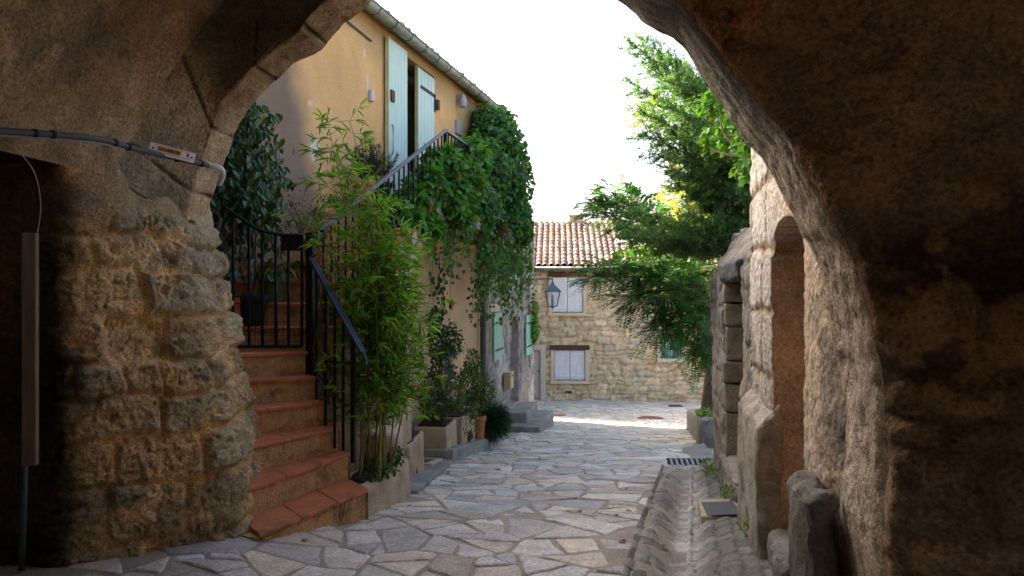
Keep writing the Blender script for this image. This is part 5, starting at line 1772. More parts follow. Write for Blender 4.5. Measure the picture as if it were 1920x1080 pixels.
def garden():
    s = spaced(w0, w1, 0.022, [(q0, q1_)])
    v = np.linspace(0, 1, 150)
    S, Vq = np.meshgrid(s, v, indexing='ij')
    t = np.clip((w1 - S) / 0.5, 0, 1)
    top = np.interp(S, [w0, 7.0, w1], [2.20, 2.18, 2.20]) - 0.30 * (1 - np.sqrt(1 - (1 - t) ** 2)) + 0.04 * vn(np.stack([S * 5, 0 * S, 0 * S], -1), 1, 4)
    Zc = -1.3 + (top + 1.3) * Vq
    P = RW.o + S[..., None] * RW.t + np.array((0, 0, 1.0)) * Zc[..., None] - RW.n * 0.03
    a1, a2, a3 = fbm(P, 1.4, 5, 53), fbm(P, 8, 4, 54), fbm(P, 26, 3, 55)
    ds, r1, r2 = masonry(S, Zc, 62, (0.16, 0.30), (0.2, 0.45), 0.08, 0.07, 2)
    stone = sst(-0.01, 0.04, ds + 0.02 * a2)
    rounded = sst(0.82, 1.0, Vq)
    h = 0.018 * a1 + 0.022 * a2 + 0.014 * a3 + 0.03 * stone * sst(0.0, 0.3, a1 + 0.1) - 0.22 * rounded ** 2
    c = mixc((0.235, 0.19, 0.145), (0.38, 0.32, 0.255), 0.5 + 0.6 * a2.clip(-.8, .8)) * (1 + 0.35 * a3)[..., None] * (0.7 + 0.3 * stone)[..., None]
    soot_shade = sst(0.9, 1.7, Zc + 0.5 * a1)
    c = mixc(c, np.array((0.125, 0.12, 0.11)) * (1 + 0.5 * a3)[..., None], soot_shade * 0.75)
    hl = (q0, q1_, DZ0, DZ1, 0)
    m, mi = hole_mask(S, Zc, hl)
    dep = np.where(mi, 0.45, np.where(m, 0.006, 0.0))
    # dressed jamb blocks
    bz = np.array([-1, -0.35, 0.05, 0.40, 0.72, 1.10, 1.45, 1.8])
    jz = np.min(np.abs(Zc[..., None] - bz), -1)
    bid = np.searchsorted(bz, Zc)
    cb = mixc((0.23, 0.18, 0.13), (0.33, 0.265, 0.19), np.array([.2, .8, .4, 1, .3, .7, .5, .9, .4])[bid]) * (1 + 0.3 * a2)[..., None] * (0.35 + 0.65 * sst(0.005, 0.03, jz))[..., None]
    c = np.where(m[..., None], cb, c)
    h = np.where(m, 0.3 * h, h)
    displaced('masonry', P, h - dep, c, M['rubble'], gw, flip=np.cross(RW.t, (0, 0, 1.0)).dot(RW.n) < 0, dirv=RW.n, flat_jump=dep, back=-RW.n * 0.6)


garden()
zs_ = G(2.4, 7.5)
bz = [DZ0 - 0.02, DZ0 + 0.42, DZ0 + 0.70, DZ0 + 0.93, DZ0 + 1.27, DZ0 + 1.50, DZ1]
for i in range(len(bz) - 1):
    k = 0.012 * ((i * 7) % 3)
    rblock(RW, 'jamb_stone', q1_ - 0.10, q1_ + 0.012, -0.40, 0.012 + k - 0.03, bz[i] + 0.006, bz[i + 1] - 0.006, M['jamb'], gw, 0.012, 0.02, 10 + i)
rblock(RW, 'doorstep', q0 - 0.05, q1_ + 0.2, -0.38, 0.03, zs_ - 0.3, DZ0 - 0.03, M['greystone'], gw, 0.02, 0.03, 5)
rblock(RW, 'lintel', q0 - 0.12, q1_ + 0.15, -0.3, 0.03, DZ1 + 0.005, DZ1 + 0.17, M['slate'], gw, 0.02, 0.03, 6)
tag(rblock(RW, 'kerb_stone', 6.2, 7.1, -0.05, 0.06, G(2, 6.8) - 0.2, G(2, 6.8) + 0.13, M['greystone'], None, 0.03, 0.06, 17), 'larger rounded kerb stone below the garden doorway', 'kerb stone')
lw = thing('low_planter_wall', 'low dark stone planter wall around the foot of the tree', 'planter', RW.p(14.5, 0, -1.4))
rblock(RW, 'wall_stones', 12.2, 17.4, -0.5, -0.05, -2.2, 0, M['greystone'], lw, 0.03, 0.04, 8, zs=[G(3, 12.2) + 0.48, G(3, 12.2) + 0.48, G(4, 17.2) + 0.50, G(4, 17.2) + 0.50])
mb = MB(); mb.prism([tuple(RW.p(12.2, -0.5, 0)[:2]), tuple(RW.p(17.3, -0.5, 0)[:2]), tuple(RW.p(17.3, -3, 0)[:2]), tuple(RW.p(12.2, -3, 0)[:2])], -2.2, [G(3, 12.2) + 0.42, G(4, 17.2) + 0.44, G(4, 17.2) + 0.44, G(3, 12.2) + 0.42])
mb.build('soil', M['soil'], lw)

# drain grates and covers set in the paving
dg = thing('drain_grate', 'slotted iron drain grate at the end of the stone gutter', 'drain grate', (2.2, 9.3, G(2.2, 9.3)))
gc = np.array((2.22, 9.30))
gzc = float(base_z(gc[0], gc[1])) + 0.012
MB().prism([(gc[0] - 0.30, gc[1] - 0.30), (gc[0] + 0.28, gc[1] - 0.30), (gc[0] + 0.36, gc[1] + 0.32), (gc[0] - 0.22, gc[1] + 0.32)], gzc - 0.1 + np.array([-0.03, -0.03, 0.0, 0.0]), gzc - 0.012 + np.array([-0.03, -0.03, 0.0, 0.0])).build('pit', M['dark'], dg)
mb = MB()
for i in range(9):
    x0 = gc[0] - 0.27 + i * 0.066
    mb.prism([(x0, gc[1] - 0.28), (x0 + 0.032, gc[1] - 0.28), (x0 + 0.107, gc[1] + 0.30), (x0 + 0.075, gc[1] + 0.30)], gzc + np.array([-0.028, -0.028, 0.002, 0.002]) - 0.01, gzc + np.array([-0.028, -0.028, 0.002, 0.002]) + 0.01)
for yy in (-0.30, 0.29):
    k = -0.028 if yy < 0 else 0.003
    xo = 0.0 if yy < 0 else 0.075
    mb.prism([(gc[0] - 0.31 + xo, gc[1] + yy), (gc[0] + 0.30 + xo, gc[1] + yy), (gc[0] + 0.30 + xo, gc[1] + yy + 0.03), (gc[0] - 0.31 + xo, gc[1] + yy + 0.03)], gzc + k - 0.012, gzc + k + 0.011)
mb.build('bars', surf('pale_iron', (0.22, 0.22, 0.22), 0.6, 0.3, 8, 60, 0.3, 0.4, 0.004, 50), dg)
pt = thing('metal_cover', 'square dark metal cover in a cement surround beside the gutter', 'cover', (1.6, 5.85, G(1.6, 5.85)))


def flat_quad(mb, corners_px, dz, thick):
    pts = []
    dzs = np.broadcast_to(dz, len(corners_px))
    for (x, y), dz in zip(corners_px, dzs):
        lo, hi_ = 1.0, 40.0
        for _ in range(60):
            m_ = (lo + hi_) / 2
            p = px(x, y, m_)
            if p[2] > float(base_z(p[0], p[1])) + dz: lo = m_
            else: hi_ = m_
        pts.append(px(x, y, lo))
    pts = np.array(pts)
    mb.prism([tuple(p[:2]) for p in pts], pts[:, 2] - thick, pts[:, 2])
    return pts


mb = MB(); flat_quad(mb, [(1315, 968), (1402, 962), (1380, 934), (1308, 936)], [-0.03, 0.032, 0.032, -0.03], 0.06); mb.build('surround', M['trough'], pt, bevel=0.008)
mb = MB(); flat_quad(mb, [(1326, 966), (1392, 963), (1374, 940), (1315, 941)], [-0.019, 0.036, 0.036, -0.019], 0.012); mb.build('plate', M['grate'], pt, bevel=0.003)
mb = MB(); flat_quad(mb, [(1255, 762), (1281, 762), (1277, 758.5), (1252, 758.5)], 0.02, 0.05)
tag(mb.build('drain_cover', M['slate']), 'small dark rectangular drain cover at the foot of the far house wall', 'drain cover')
cpt = px(1222, 790, 20.4)
mb = MB(); mb.lathe((cpt[0], 20.6, G(cpt[0], 20.6) - 0.02), [(0.36, 0), (0.36, 0.034), (0.33, 0.04), (0.30, 0.034), (0.01, 0.036)], 28)
tag(mb.build('manhole_cover', M['rust'], smooth=False), 'round rusty manhole cover in the square', 'manhole cover')
mb = MB(); flat_quad(mb, [(1013, 778), (1060, 779.5), (1062, 777.5), (1018, 775.5)], 0.015, 0.04)
tag(mb.build('brick_drain', M['terracotta']), 'flush strip of red bricks across the sunlit edge of the square', 'brick strip')


# ------------------------------------------------------------------ plants
LEAF_V = np.array([(0, 0, 0), (0.33, 0.5, 0.10), (0.72, 0.36, 0.06), (1, 0, -0.10), (0.33, -0.5, 0.10), (0.72, -0.36, 0.06), (0.33, 0, 0), (0.72, 0, -0.02)])
LEAF_F = np.array([(0, 6, 1), (0, 4, 6), (6, 7, 2), (6, 2, 1), (6, 4, 5), (6, 5, 7), (7, 3, 2), (7, 5, 3)])
LITE_V = np.array([(0, 0, 0), (0.45, 0.5, 0.05), (1, 0, 0), (0.45, -0.5, 0.05)])
LITE_F = np.array([(0, 2, 1), (0, 3, 2)])


def unit(v):
    return v / (np.linalg.norm(v, axis=-1, keepdims=True) + 1e-9)


def leaf_cloud(P, A, N, L, W, lite=False):
    """leaves at P along A with face normal N; L, W arrays. returns V (n*k,3), F"""
    T = LITE_V if lite else LEAF_V
    Fq = LITE_F if lite else LEAF_F
    A = unit(A)
    B = unit(np.cross(N, A))
    N2 = np.cross(A, B)
    L = np.broadcast_to(L, len(P))[:, None, None]; W = np.broadcast_to(W, len(P))[:, None, None]
    V = P[:, None, :] + A[:, None, :] * T[None, :, 0:1] * L + B[:, None, :] * T[None, :, 1:2] * W + N2[:, None, :] * T[None, :, 2:3] * L
    F = (Fq[None] + (np.arange(len(P)) * len(T))[:, None, None]).reshape(-1, 3)
    return V.reshape(-1, 3), F


def leaf_obj(name, P, A, N, L, W, cols, mat, parent, lite=False):
    V, F = leaf_cloud(P, A, N, L, W, lite)
    k = 4 if lite else 8
    return np_mesh(name, V, F, mat, parent, col=np.repeat(cols, k, 0), smooth=False)


def leaf_cols(r, n, a, b, yellow=0.0):
    t = r.uniform(0, 1, n)[:, None] ** 1.3
    c = np.array(a) * (1 - t) + np.array(b) * t
    c = c * r.uniform(0.75, 1.25, (n, 1))
    if yellow:
        m = r.random(n) < yellow
        c[m] = np.array((0.22, 0.17, 0.03)) * r.uniform(0.6, 1.2, (m.sum(), 1))
    return c


def blob_pts(r, blobs, n, shell=0.55):
    """points in ellipsoids (cx,cy,cz,rx,ry,rz); returns points and outward directions"""
    w = np.array([(b[3] * b[4] + b[4] * b[5] + b[3] * b[5]) for b in blobs]); w = w / w.sum()
    idx = r.choice(len(blobs), n, p=w)
    u = unit(r.normal(0, 1, (n, 3)))
    rad = shell + (1 - shell) * r.random(n) ** 0.6
    rad = rad * (1 + 0.22 * vn(u * 1.7 + idx[:, None] * 3.1, 1.6, 5))
    B = np.array(blobs)[idx]
    return B[:, :3] + u * rad[:, None] * B[:, 3:6], u, idx


def bush(name, label, cat, blobs, n, L, W, cols, root, seed, mat='leaf', droop=0.5, group=None, lite=False, shell=0.45, yellow=0.02, stems=True, lspread=0.3):
    r = np.random.default_rng(seed)
    t = thing(name, label, cat, root, group)
    P, u, idx = blob_pts(r, blobs, n, shell)
    A = unit(u * 0.5 + r.normal(0, 0.55, (n, 3)) + np.array((0, 0, -droop)))
    N = unit(u * 0.6 + np.array((0, 0, 0.6)) + r.normal(0, 0.45, (n, 3)))
    sc = r.uniform(1 - lspread, 1 + lspread, n)
    leaf_obj('foliage', P, A, N, L * sc, W * sc, leaf_cols(r, n, *cols, yellow=yellow), M[mat], t, lite)
    if stems:
        mb = MB()
        root = np.array(root, float)
        for b in blobs:
            c = np.array(b[:3])
            for k in range(3):
                e = c + r.normal(0, 0.5, 3) * np.array(b[3:6])
                mid = (root + e) / 2 + r.normal(0, 0.06, 3) * np.linalg.norm(e - root)
                pts, _ = catmull([root + r.normal(0, 0.015, 3) * [1, 1, 0], mid, e], 8)
                mb.tube(pts, np.linspace(0.012, 0.003, 8), 5)
        mb.build('stems', M['stem'], t)
    return t


def B(x, y, d, rx, ry, rz):
    """blob centred at a photo pixel and distance, radii in metres"""
    p = px(x, y, d)
    return (p[0], p[1], p[2], rx, ry, rz)


GREEN_DK = ((0.018, 0.055, 0.014), (0.05, 0.12, 0.025))
GREEN_MD = ((0.03, 0.09, 0.015), (0.075, 0.18, 0.03))
GREEN_LT = ((0.06, 0.14, 0.02), (0.13, 0.26, 0.04))


# glossy tree in the black pot
def glossy_tree():
    r = np.random.default_rng(21)
    root = px(472, 585, 6.25)
    t = thing('glossy_leaved_tree', 'dark glossy leaved potted tree drooping over the gate beside the arch', 'tree', root)
    mb = MB(); P, A, N = [], [], []
    top = px(420, 230, 6.3)
    trunk, _ = catmull([root, px(480, 500, 6.3), px(455, 400, 6.35), px(440, 300, 6.35), top], 16)
    mb.tube(trunk, np.linspace(0.02, 0.008, 16), 6)
    for k in range(150):
        b = trunk[4 + int(r.integers(0, 12))]
        tgt = px(r.uniform(375, 530), r.uniform(160, 430), r.uniform(6.0, 6.75))
        # crown leans from the arch towards the lower right
        if (tgt[0] - px(430, 0, 6.3)[0]) > 0.60 - 0.5 * abs((tgt[2] - 2.55)): tgt[0] -= 0.25
        br, _ = catmull([b, (b + tgt) / 2 + [0, 0, 0.08], tgt, tgt + [r.normal(0, .04), r.normal(0, .04), -0.10]], 9)
        if k % 3 == 0: mb.tube(br, np.linspace(0.006, 0.002, 9), 4)
        for q in range(11):
            i = r.integers(3, 9)
            P.append(br[i] + r.normal(0, 0.035, 3))
            A.append(np.array((r.normal(0, 0.45), r.normal(0, 0.45), -0.8)))
            N.append(np.array((r.normal(0.2, 0.5), r.normal(-0.4, 0.5), 0.5)))
    for k in range(150):                                       # low hanging sprays
        p = px(r.uniform(400, 530), r.uniform(420, 520), r.uniform(6.0, 6.5))
        P.append(p); A.append(np.array((r.normal(0, 0.4), r.normal(0, 0.4), -0.8))); N.append(np.array((r.normal(0, 0.5), r.normal(-0.3, 0.5), 0.5)))
    P, A, N = map(np.array, (P, A, N)); n = len(P)
    sc = r.uniform(0.7, 1.25, n)
    mb.build('trunk', M['stem'], t)
    leaf_obj('crown', P, A, N, 0.085 * sc, 0.042 * sc, leaf_cols(r, n, (0.012, 0.045, 0.012), (0.045, 0.12, 0.02), 0.01), M['leaf_gloss'], t)


glossy_tree()


def bamboo():
    r = np.random.default_rng(31)
    root = np.array((-1.10, 6.05, 0.10))
    t = thing('bamboo', 'tall fresh green bamboo clump growing from the pale stone trough', 'bamboo', root)
    mb = MB(); tw = MB(); P, A, N = [], [], []
    tips = []
    for k in range(21):
        x = r.normal(705, 48) if k > 3 else r.uniform(612, 660)
        y = (r.uniform(310, 420) if k < 9 else r.uniform(390, 620)) if k > 3 else r.uniform(215, 330)
        tips.append(px(x, y, r.uniform(5.7, 6.3)))
    for k, tip in enumerate(tips):
        b = root + np.array((r.normal(0, 0.045), r.normal(0, 0.13), 0))
        mid = b * 0.45 + tip * 0.55 + np.array((0.10 + r.normal(0, 0.05), r.normal(0, 0.05), 0.1))
        cu, _ = catmull([b, b * 0.75 + mid * 0.25 + [0.01, 0, 0.02], mid, tip, tip + [(-0.06 if k > 5 else -0.1), 0, -0.02]], 26)
        mb.tube(cu, np.linspace(0.0085, 0.0025, 26), 6)
        H = cu[:, 2]
        for i in range(7, 26):
            for q in range(2 if i < 12 else (3 if i < 18 else 2)):
                if r.random() < (0.30 if i < 11 else 0.06): continue
                dv = unit(np.array((r.normal(0.05, 0.7), r.normal(0, 0.7), r.uniform(-0.1, 0.6))))
                ln_ = r.uniform(0.08, 0.30) * (1.15 - 0.5 * i / 26)
                e = cu[i] + dv * ln_ + np.array((0, 0, -0.15 * ln_))
                seg, _ = catmull([cu[i], cu[i] + dv * ln_ * 0.6, e], 6)
                tw.tube(seg, 0.0016, 3, cap=False)
                for m in range(6):
                    j = r.integers(2, 6)
                    P.append(seg[j])
                    a = unit(dv + r.normal(0, 0.55, 3) + np.array((0, 0, -0.25)))
                    A.append(a); N.append(np.array((r.normal(0, 0.35), r.normal(-0.2, 0.35), 1.0)))
    # side sprays reaching out to the right at mid height
    for k in range(150):
        p = px(r.normal(728, 36), r.uniform(430, 780), r.uniform(5.6, 6.3))
        dv = unit(np.array((r.normal(0.3, 0.5), r.normal(0, 0.5), r.normal(0.1, 0.3))))
        tw.tube([p, p + dv * 0.13], 0.0015, 3, cap=False)
        for m in range(7):
            P.append(p + dv * 0.13 * r.random()); A.append(unit(dv + r.normal(0, 0.5, 3) + [0, 0, -0.3])); N.append(np.array((r.normal(0, 0.35), r.normal(-0.2, 0.35), 1.0)))
    P, A, N = map(np.array, (P, A, N)); n = len(P)
    sc = r.uniform(0.6, 1.3, n)
    mb.build('culms', M['culm'], t, smooth=True)
    tw.build('twigs', M['stem'], t)
    leaf_obj('leaves', P, A, N, 0.105 * sc, 0.0145 * sc, leaf_cols(r, n, (0.06, 0.15, 0.02), (0.20, 0.35, 0.05), 0.05), M['leaf_thin'], t)


bamboo()

# ground cover at the foot of the bamboo
bush('trough_ivy', 'small dark leafy plant at the foot of the bamboo stems', 'plant', [(-1.05, 5.95, 0.15, 0.12, 0.22, 0.06), (-0.98, 6.35, 0.16, 0.08, 0.1, 0.07)], 240, 0.05, 0.03, GREEN_DK, (-1.05, 6.1, 0.11), 3)

# creeper mass at the end of the balcony, up to the gutter
bush('virginia_creeper', 'huge billowing creeper smothering the balcony end up to the gutter', 'creeper',
     [B(925, 262, 13.2, 0.50, 0.75, 0.55), B(945, 330, 13.2, 0.50, 0.8, 0.75), B(955, 400, 13.4, 0.42, 0.8, 0.55), B(970, 430, 13.6, 0.28, 0.7, 0.32), B(905, 330, 12.2, 0.45, 0.6, 0.6),
      B(890, 390, 11.4, 0.45, 0.6, 0.40), B(925, 225, 13.4, 0.42, 0.6, 0.25), B(905, 420, 12.0, 0.40, 0.6, 0.25)],
     13500, 0.086, 0.078, ((0.025, 0.085, 0.014), (0.07, 0.19, 0.03)), (-0.45, 13.3, FLOOR), 41, droop=0.9, yellow=0.015, shell=0.5)
bush('broad_leaved_climber', 'broad leaved bright green shrub spilling over the landing railing', 'climber',
     [B(800, 345, 8.75, 0.20, 0.25, 0.22), B(772, 372, 8.45, 0.15, 0.2, 0.13), B(788, 398, 8.6, 0.16, 0.2, 0.10), B(835, 310, 9.25, 0.20, 0.25, 0.22), B(840, 362, 9.3, 0.24, 0.3, 0.26), B(868, 345, 9.9, 0.28, 0.35, 0.32), B(850, 400, 9.7, 0.25, 0.3, 0.2), B(815, 300, 9.0, 0.10, 0.15, 0.13), B(745, 380, 8.3, 0.10, 0.15, 0.08), B(880, 300, 10.6, 0.26, 0.4, 0.28), B(772, 418, 8.2, 0.17, 0.2, 0.13), B(800, 430, 8.5, 0.16, 0.2, 0.12), B(740, 395, 7.95, 0.10, 0.15, 0.09)],
     6600, 0.115, 0.076, ((0.03, 0.105, 0.015), (0.09, 0.24, 0.03)), (-0.75, 9.8, FLOOR), 42, droop=0.45, yellow=0.01, shell=0.4)


def hanging(name, label, strands, seed, cols, L=0.075, W=0.06, dens=34, group=None, spread=0.05, mat='leaf'):
    """vines hanging from points; strands: (x,y,z,length,sx,sy)"""
    r = np.random.default_rng(seed)
    t = thing(name, label, 'vine', strands[0][:3], group)
    mb = MB(); P, A, N = [], [], []
    for (x, y, z, ln_, sx, sy) in strands:
        k = max(6, int(ln_ / 0.1))
        f = np.linspace(0, 1, k)
        pts = np.stack([x + sx * f + np.cumsum(r.normal(0, 0.012, k)), y + sy * f + np.cumsum(r.normal(0, 0.012, k)), z - ln_ * f], 1)
        mb.tube(pts, np.linspace(0.005, 0.002, k), 4)
        m = int(dens * ln_)
        i = r.uniform(0, k - 1, m)
        p = np.stack([np.interp(i, np.arange(k), pts[:, q]) for q in range(3)], 1) + r.normal(0, spread, (m, 3))
        P.append(p); A.append(np.stack([r.normal(0, .5, m), r.normal(0, .5, m), -np.ones(m)], 1)); N.append(np.stack([r.normal(0.3, .5, m), r.normal(-.6, .4, m), r.uniform(0.1, .7, m)], 1))
    P, A, N = map(np.concatenate, (P, A, N)); n = len(P)
    sc = r.uniform(0.6, 1.25, n)
    mb.build('stems', M['stem'], t)
    leaf_obj('foliage', P, A, N, L * sc, W * sc, leaf_cols(r, n, *cols, yellow=0.02), M[mat], t)
    return t


r_ = np.random.default_rng(8)
st_a = []
for k in range(64):
    d = r_.uniform(9.3, 13.6)
    st_a.append((bal_edge(d) + r_.normal(0.0, 0.07), d, FLOOR + r_.uniform(-0.1, 0.35), r_.uniform(0.4, 1.75) * (0.6 + 0.4 * (d > 11)), r_.normal(-0.05, 0.05), r_.normal(0, 0.05)))
hanging('hanging_vine', 'long dense vine curtain hanging from the balcony edge past the downpipe', st_a, 51, ((0.03, 0.09, 0.014), (0.085, 0.19, 0.03)))
st_b = []
for k in range(16):
    x = r_.uniform(950, 1000)
    p = px(x, r_.uniform(455, 480), 14.3)
    st_b.append((p[0], p[1], p[2], r_.uniform(0.5, 1.35), 0.0, 0.0))
hanging('hanging_vine', 'thin trailing vine strands in front of the grey house wall', st_b, 52, ((0.05, 0.13, 0.02), (0.11, 0.24, 0.04)), 0.07, 0.055, 24, spread=0.035)
st_c = [(*px(x, 470 + 4 * i, 11.3 + 0.1 * i), 1.0, -0.03, 0.1) for i, x in enumerate((812, 822, 830, 838, 846))]
hanging('hanging_vine', 'dark vine trailing down the shaded wall below the landing', st_c, 53, GREEN_DK, 0.08, 0.06, 20)
# wispy grass ball
def grass_ball(name, label, c, rad, n, seed, col, ln_=0.2, w=0.004):
    r = np.random.default_rng(seed)
    t = thing(name, label, 'plant', c)
    u = unit(r.normal(0, 1, (n, 3)))
    P = np.array(c) + u * rad * r.uniform(0.1, 0.6, (n, 1))
    A = unit(u + r.normal(0, 0.25, (n, 3)) + [0, 0, -0.25])
    leaf_obj('foliage', P, A, unit(r.normal(0, 1, (n, 3))), rad * r.uniform(0.4, 0.75, n), np.full(n, w), leaf_cols(r, n, *col), M['leaf'], t, True)
    rough = MB(); rough.lathe(np.array(c) + [0, 0, -rad * 0.35], [(rad * 0.15, 0), (rad * 0.3, rad * 0.2), (rad * 0.3, rad * 0.4)], 10)
    rough.build('basket', M['stem'], t)
    return t


grass_ball('wispy_hanging_plant', 'round wispy grey green plant hanging at the balcony edge amid creeper', px(925, 426, 11.6), 0.27, 1500, 61, ((0.06, 0.075, 0.03), (0.14, 0.155, 0.07)), w=0.006)

# climber on the wall and planter shrubs
bush('wall_climber', 'dark small leaved climber on the shaded wall above the planters', 'climber', [B(822, 640, 10.6, 0.17, 0.12, 0.32), B(845, 640, 10.7, 0.17, 0.12, 0.25), B(830, 700, 10.6, 0.2, 0.14, 0.25), B(815, 600, 10.7, 0.1, 0.1, 0.2)], 1500, 0.06, 0.032, GREEN_DK, (-1.0, 10.1, zB + 0.3), 62, mat='leaf_gloss')
bush('planter_shrub', 'grey green bushy shrub filling the long plain planter box', 'shrub', [B(815, 755, 10.0, 0.24, 0.22, 0.2), B(845, 745, 10.0, 0.2, 0.2, 0.22), B(800, 735, 9.9, 0.14, 0.15, 0.16)], 2300, 0.045, 0.018, ((0.045, 0.08, 0.02), (0.12, 0.165, 0.06)), (-1.0, 10.1, zB + 0.3), 63, droop=0.1)
bush('planter_shrub', 'upright leafy shrub above the weathered planter beside the downpipe', 'shrub', [B(880, 720, 11.2, 0.22, 0.25, 0.32), B(905, 735, 11.4, 0.2, 0.22, 0.26), B(870, 765, 11.0, 0.2, 0.25, 0.18), B(888, 680, 11.3, 0.12, 0.15, 0.2)], 2200, 0.055, 0.026, ((0.035, 0.075, 0.015), (0.11, 0.17, 0.045)), (-0.85, 11.0, zC + 0.42), 64, droop=0.2, yellow=0.04)
st_d = [(-0.70 + 0.03 * k, 10.5 + 0.17 * k, zC + 0.5, r_.uniform(0.3, 0.5), 0.06, 0) for k in range(6)]
hanging('trailing_plant', 'pale trailing plant spilling over the weathered planter front', st_d, 65, ((0.09, 0.12, 0.04), (0.18, 0.20, 0.09)), 0.04, 0.02, 90, spread=0.05)
grass_ball('blue_green_bush', 'compact blue green feathery bush on the kerb beside the street', px(921, 790, 11.9), 0.34, 3600, 66, ((0.018, 0.06, 0.04), (0.05, 0.12, 0.08)), w=0.007)
bush('grey_leaf_shrub', 'dusty small leaved shrub in the dark corner behind the lower handrail', 'shrub', [B(680, 760, 6.6, 0.14, 0.2, 0.28), B(660, 800, 6.5, 0.1, 0.15, 0.18), B(700, 720, 6.8, 0.14, 0.2, 0.2)], 1500, 0.036, 0.015, ((0.05, 0.075, 0.045), (0.10, 0.135, 0.085)), (-1.3, 6.6, -0.2), 67, droop=0.2)


# stair plants: palm-like, wispy shrub, juniper, drooping leaves, red flowers
def strap_plant(name, label, root, n, L, W, seed, cols, up=0.5, mat='leaf'):
    r = np.random.default_rng(seed)
    t = thing(name, label, 'plant', root)
    root = np.array(root)
    V, F, C = [], [], []
    k0 = 0
    base = leaf_cols(r, n, *cols)
    for i in range(n):
        a = r.uniform(0, 2 * math.pi)
        dv = np.array((math.cos(a), math.sin(a), 0))
        ln_ = L * r.uniform(0.6, 1.1)
        f = np.linspace(0, 1, 7)
        pts = root + dv * (ln_ * f * 0.75)[:, None] + np.array((0, 0, 1.0)) * (ln_ * (up * 2 * f - (up + 0.55) * f * f))[:, None]
        side = np.cross(dv, (0, 0, 1.0))
        w = W * np.sin(np.pi * (0.12 + 0.86 * f))
        V += [pts + side * w[:, None] / 2, pts - side * w[:, None] / 2]
        for j in range(6): F.append((k0 + j, k0 + j + 1, k0 + 7 + j + 1, k0 + 7 + j))
        k0 += 14
        C.append(np.repeat(base[i:i + 1], 14, 0))
    np_mesh('leaves', np.concatenate(V), F, M[mat], t, col=np.concatenate(C))
    return t


strap_plant('palm_plant', 'spiky palm like plant on the stairs against the ochre wall', px(632, 395, 7.6), 34, 0.42, 0.03, 71, ((0.03, 0.07, 0.02), (0.08, 0.15, 0.04)), 0.7)
strap_plant('drooping_plant', 'yellow green drooping leaved plant in the olive pot behind the gate', px(520, 520, 6.7), 40, 0.36, 0.055, 72, ((0.05, 0.085, 0.015), (0.16, 0.18, 0.03)), 0.5)
strap_plant('drooping_plant', 'long pale leaved plant beside the orange pot behind the gate', px(575, 505, 6.75), 30, 0.36, 0.05, 73, ((0.09, 0.11, 0.02), (0.2, 0.19, 0.05)), 0.45)
bush('wispy_shrub', 'thin olive wispy shrub against the grey brown wall behind the gate', 'shrub', [B(545, 390, 7.0, 0.16, 0.15, 0.26), B(600, 410, 7.2, 0.16, 0.15, 0.2), B(575, 425, 7.1, 0.2, 0.15, 0.16)], 900, 0.03, 0.012, ((0.10, 0.11, 0.025), (0.20, 0.20, 0.06)), px(570, 470, 7.0), 74, droop=-0.2, shell=0.1)


def juniper(name, label, root, h, seed):
    r = np.random.default_rng(seed)
    t = thing(name, label, 'shrub', root)
    root = np.array(root); mb = MB(); P, A = [], []
    for k in range(16):
        e = root + np.array((r.normal(0, h * 0.22), r.normal(0, h * 0.2), h * r.uniform(0.6, 1.05)))
        s, _ = catmull([root, (root + e) / 2 + r.normal(0, 0.03, 3), e], 12)
        mb.tube(s, np.linspace(0.006, 0.002, 12), 4)
        for q in range(110):
            i = r.uniform(2, 11)
            P.append([np.interp(i, np.arange(12), s[:, m]) for m in range(3)])
            A.append(unit(r.normal(0, 0.7, 3) + (e - root) / h))
    P, A = np.array(P), np.array(A); n = len(P)
    mb.build('stems', M['stem'], t)
    leaf_obj('foliage', P, A, r.normal(0, 1, (n, 3)), r.uniform(0.03, 0.075, n), np.full(n, 0.007), leaf_cols(r, n, (0.018, 0.035, 0.018), (0.05, 0.075, 0.035)), M['needle'], t, True)


juniper('potted_juniper', 'dark feathery juniper in a pot below the aqua shutter', px(682, 345, 8.4), 0.48, 81)
juniper('potted_juniper', 'narrow dark juniper right beside the open aqua shutter', px(712, 345, 8.7), 0.42, 82)
pot('terracotta_pot', px(682, 385, 8.4), 0.14, 0.26, M['terracotta'], 'terracotta pot of the juniper below the aqua shutter')
pot('terracotta_pot', px(714, 382, 8.7), 0.13, 0.24, M['black_plastic'], 'dark pot of the narrow juniper beside the aqua shutter')
bush('red_geranium', 'red flowering geranium in the dark corner behind the gate', 'flower', [B(450, 440, 6.6, 0.10, 0.1, 0.07)], 170, 0.035, 0.03, ((0.20, 0.008, 0.012), (0.38, 0.02, 0.03)), px(450, 490, 6.7), 83, yellow=0, mat='leaf')


# bare twisted climber stems on the lower railing
t = thing('bare_vine', 'bare twisted vine stems wound round the lower stair railing', 'vine', px(600, 640, 5.95))
mb = MB(); r = np.random.default_rng(90)
for k in range(9):
    pts = [px(r.uniform(595, 650), 760, 5.9), px(r.uniform(590, 625), 690, 5.9), px(r.uniform(592, 612), 600, 5.95), px(r.uniform(590, 640), r.uniform(470, 540), 6.0), px(r.uniform(600, 660), r.uniform(440, 520), 6.1)]
    s, _ = catmull(pts, 22)
    mb.tube(s + r.normal(0, 0.008, s.shape), np.linspace(0.008, 0.003, 22), 5)
mb.build('stems', M['stem'], t)


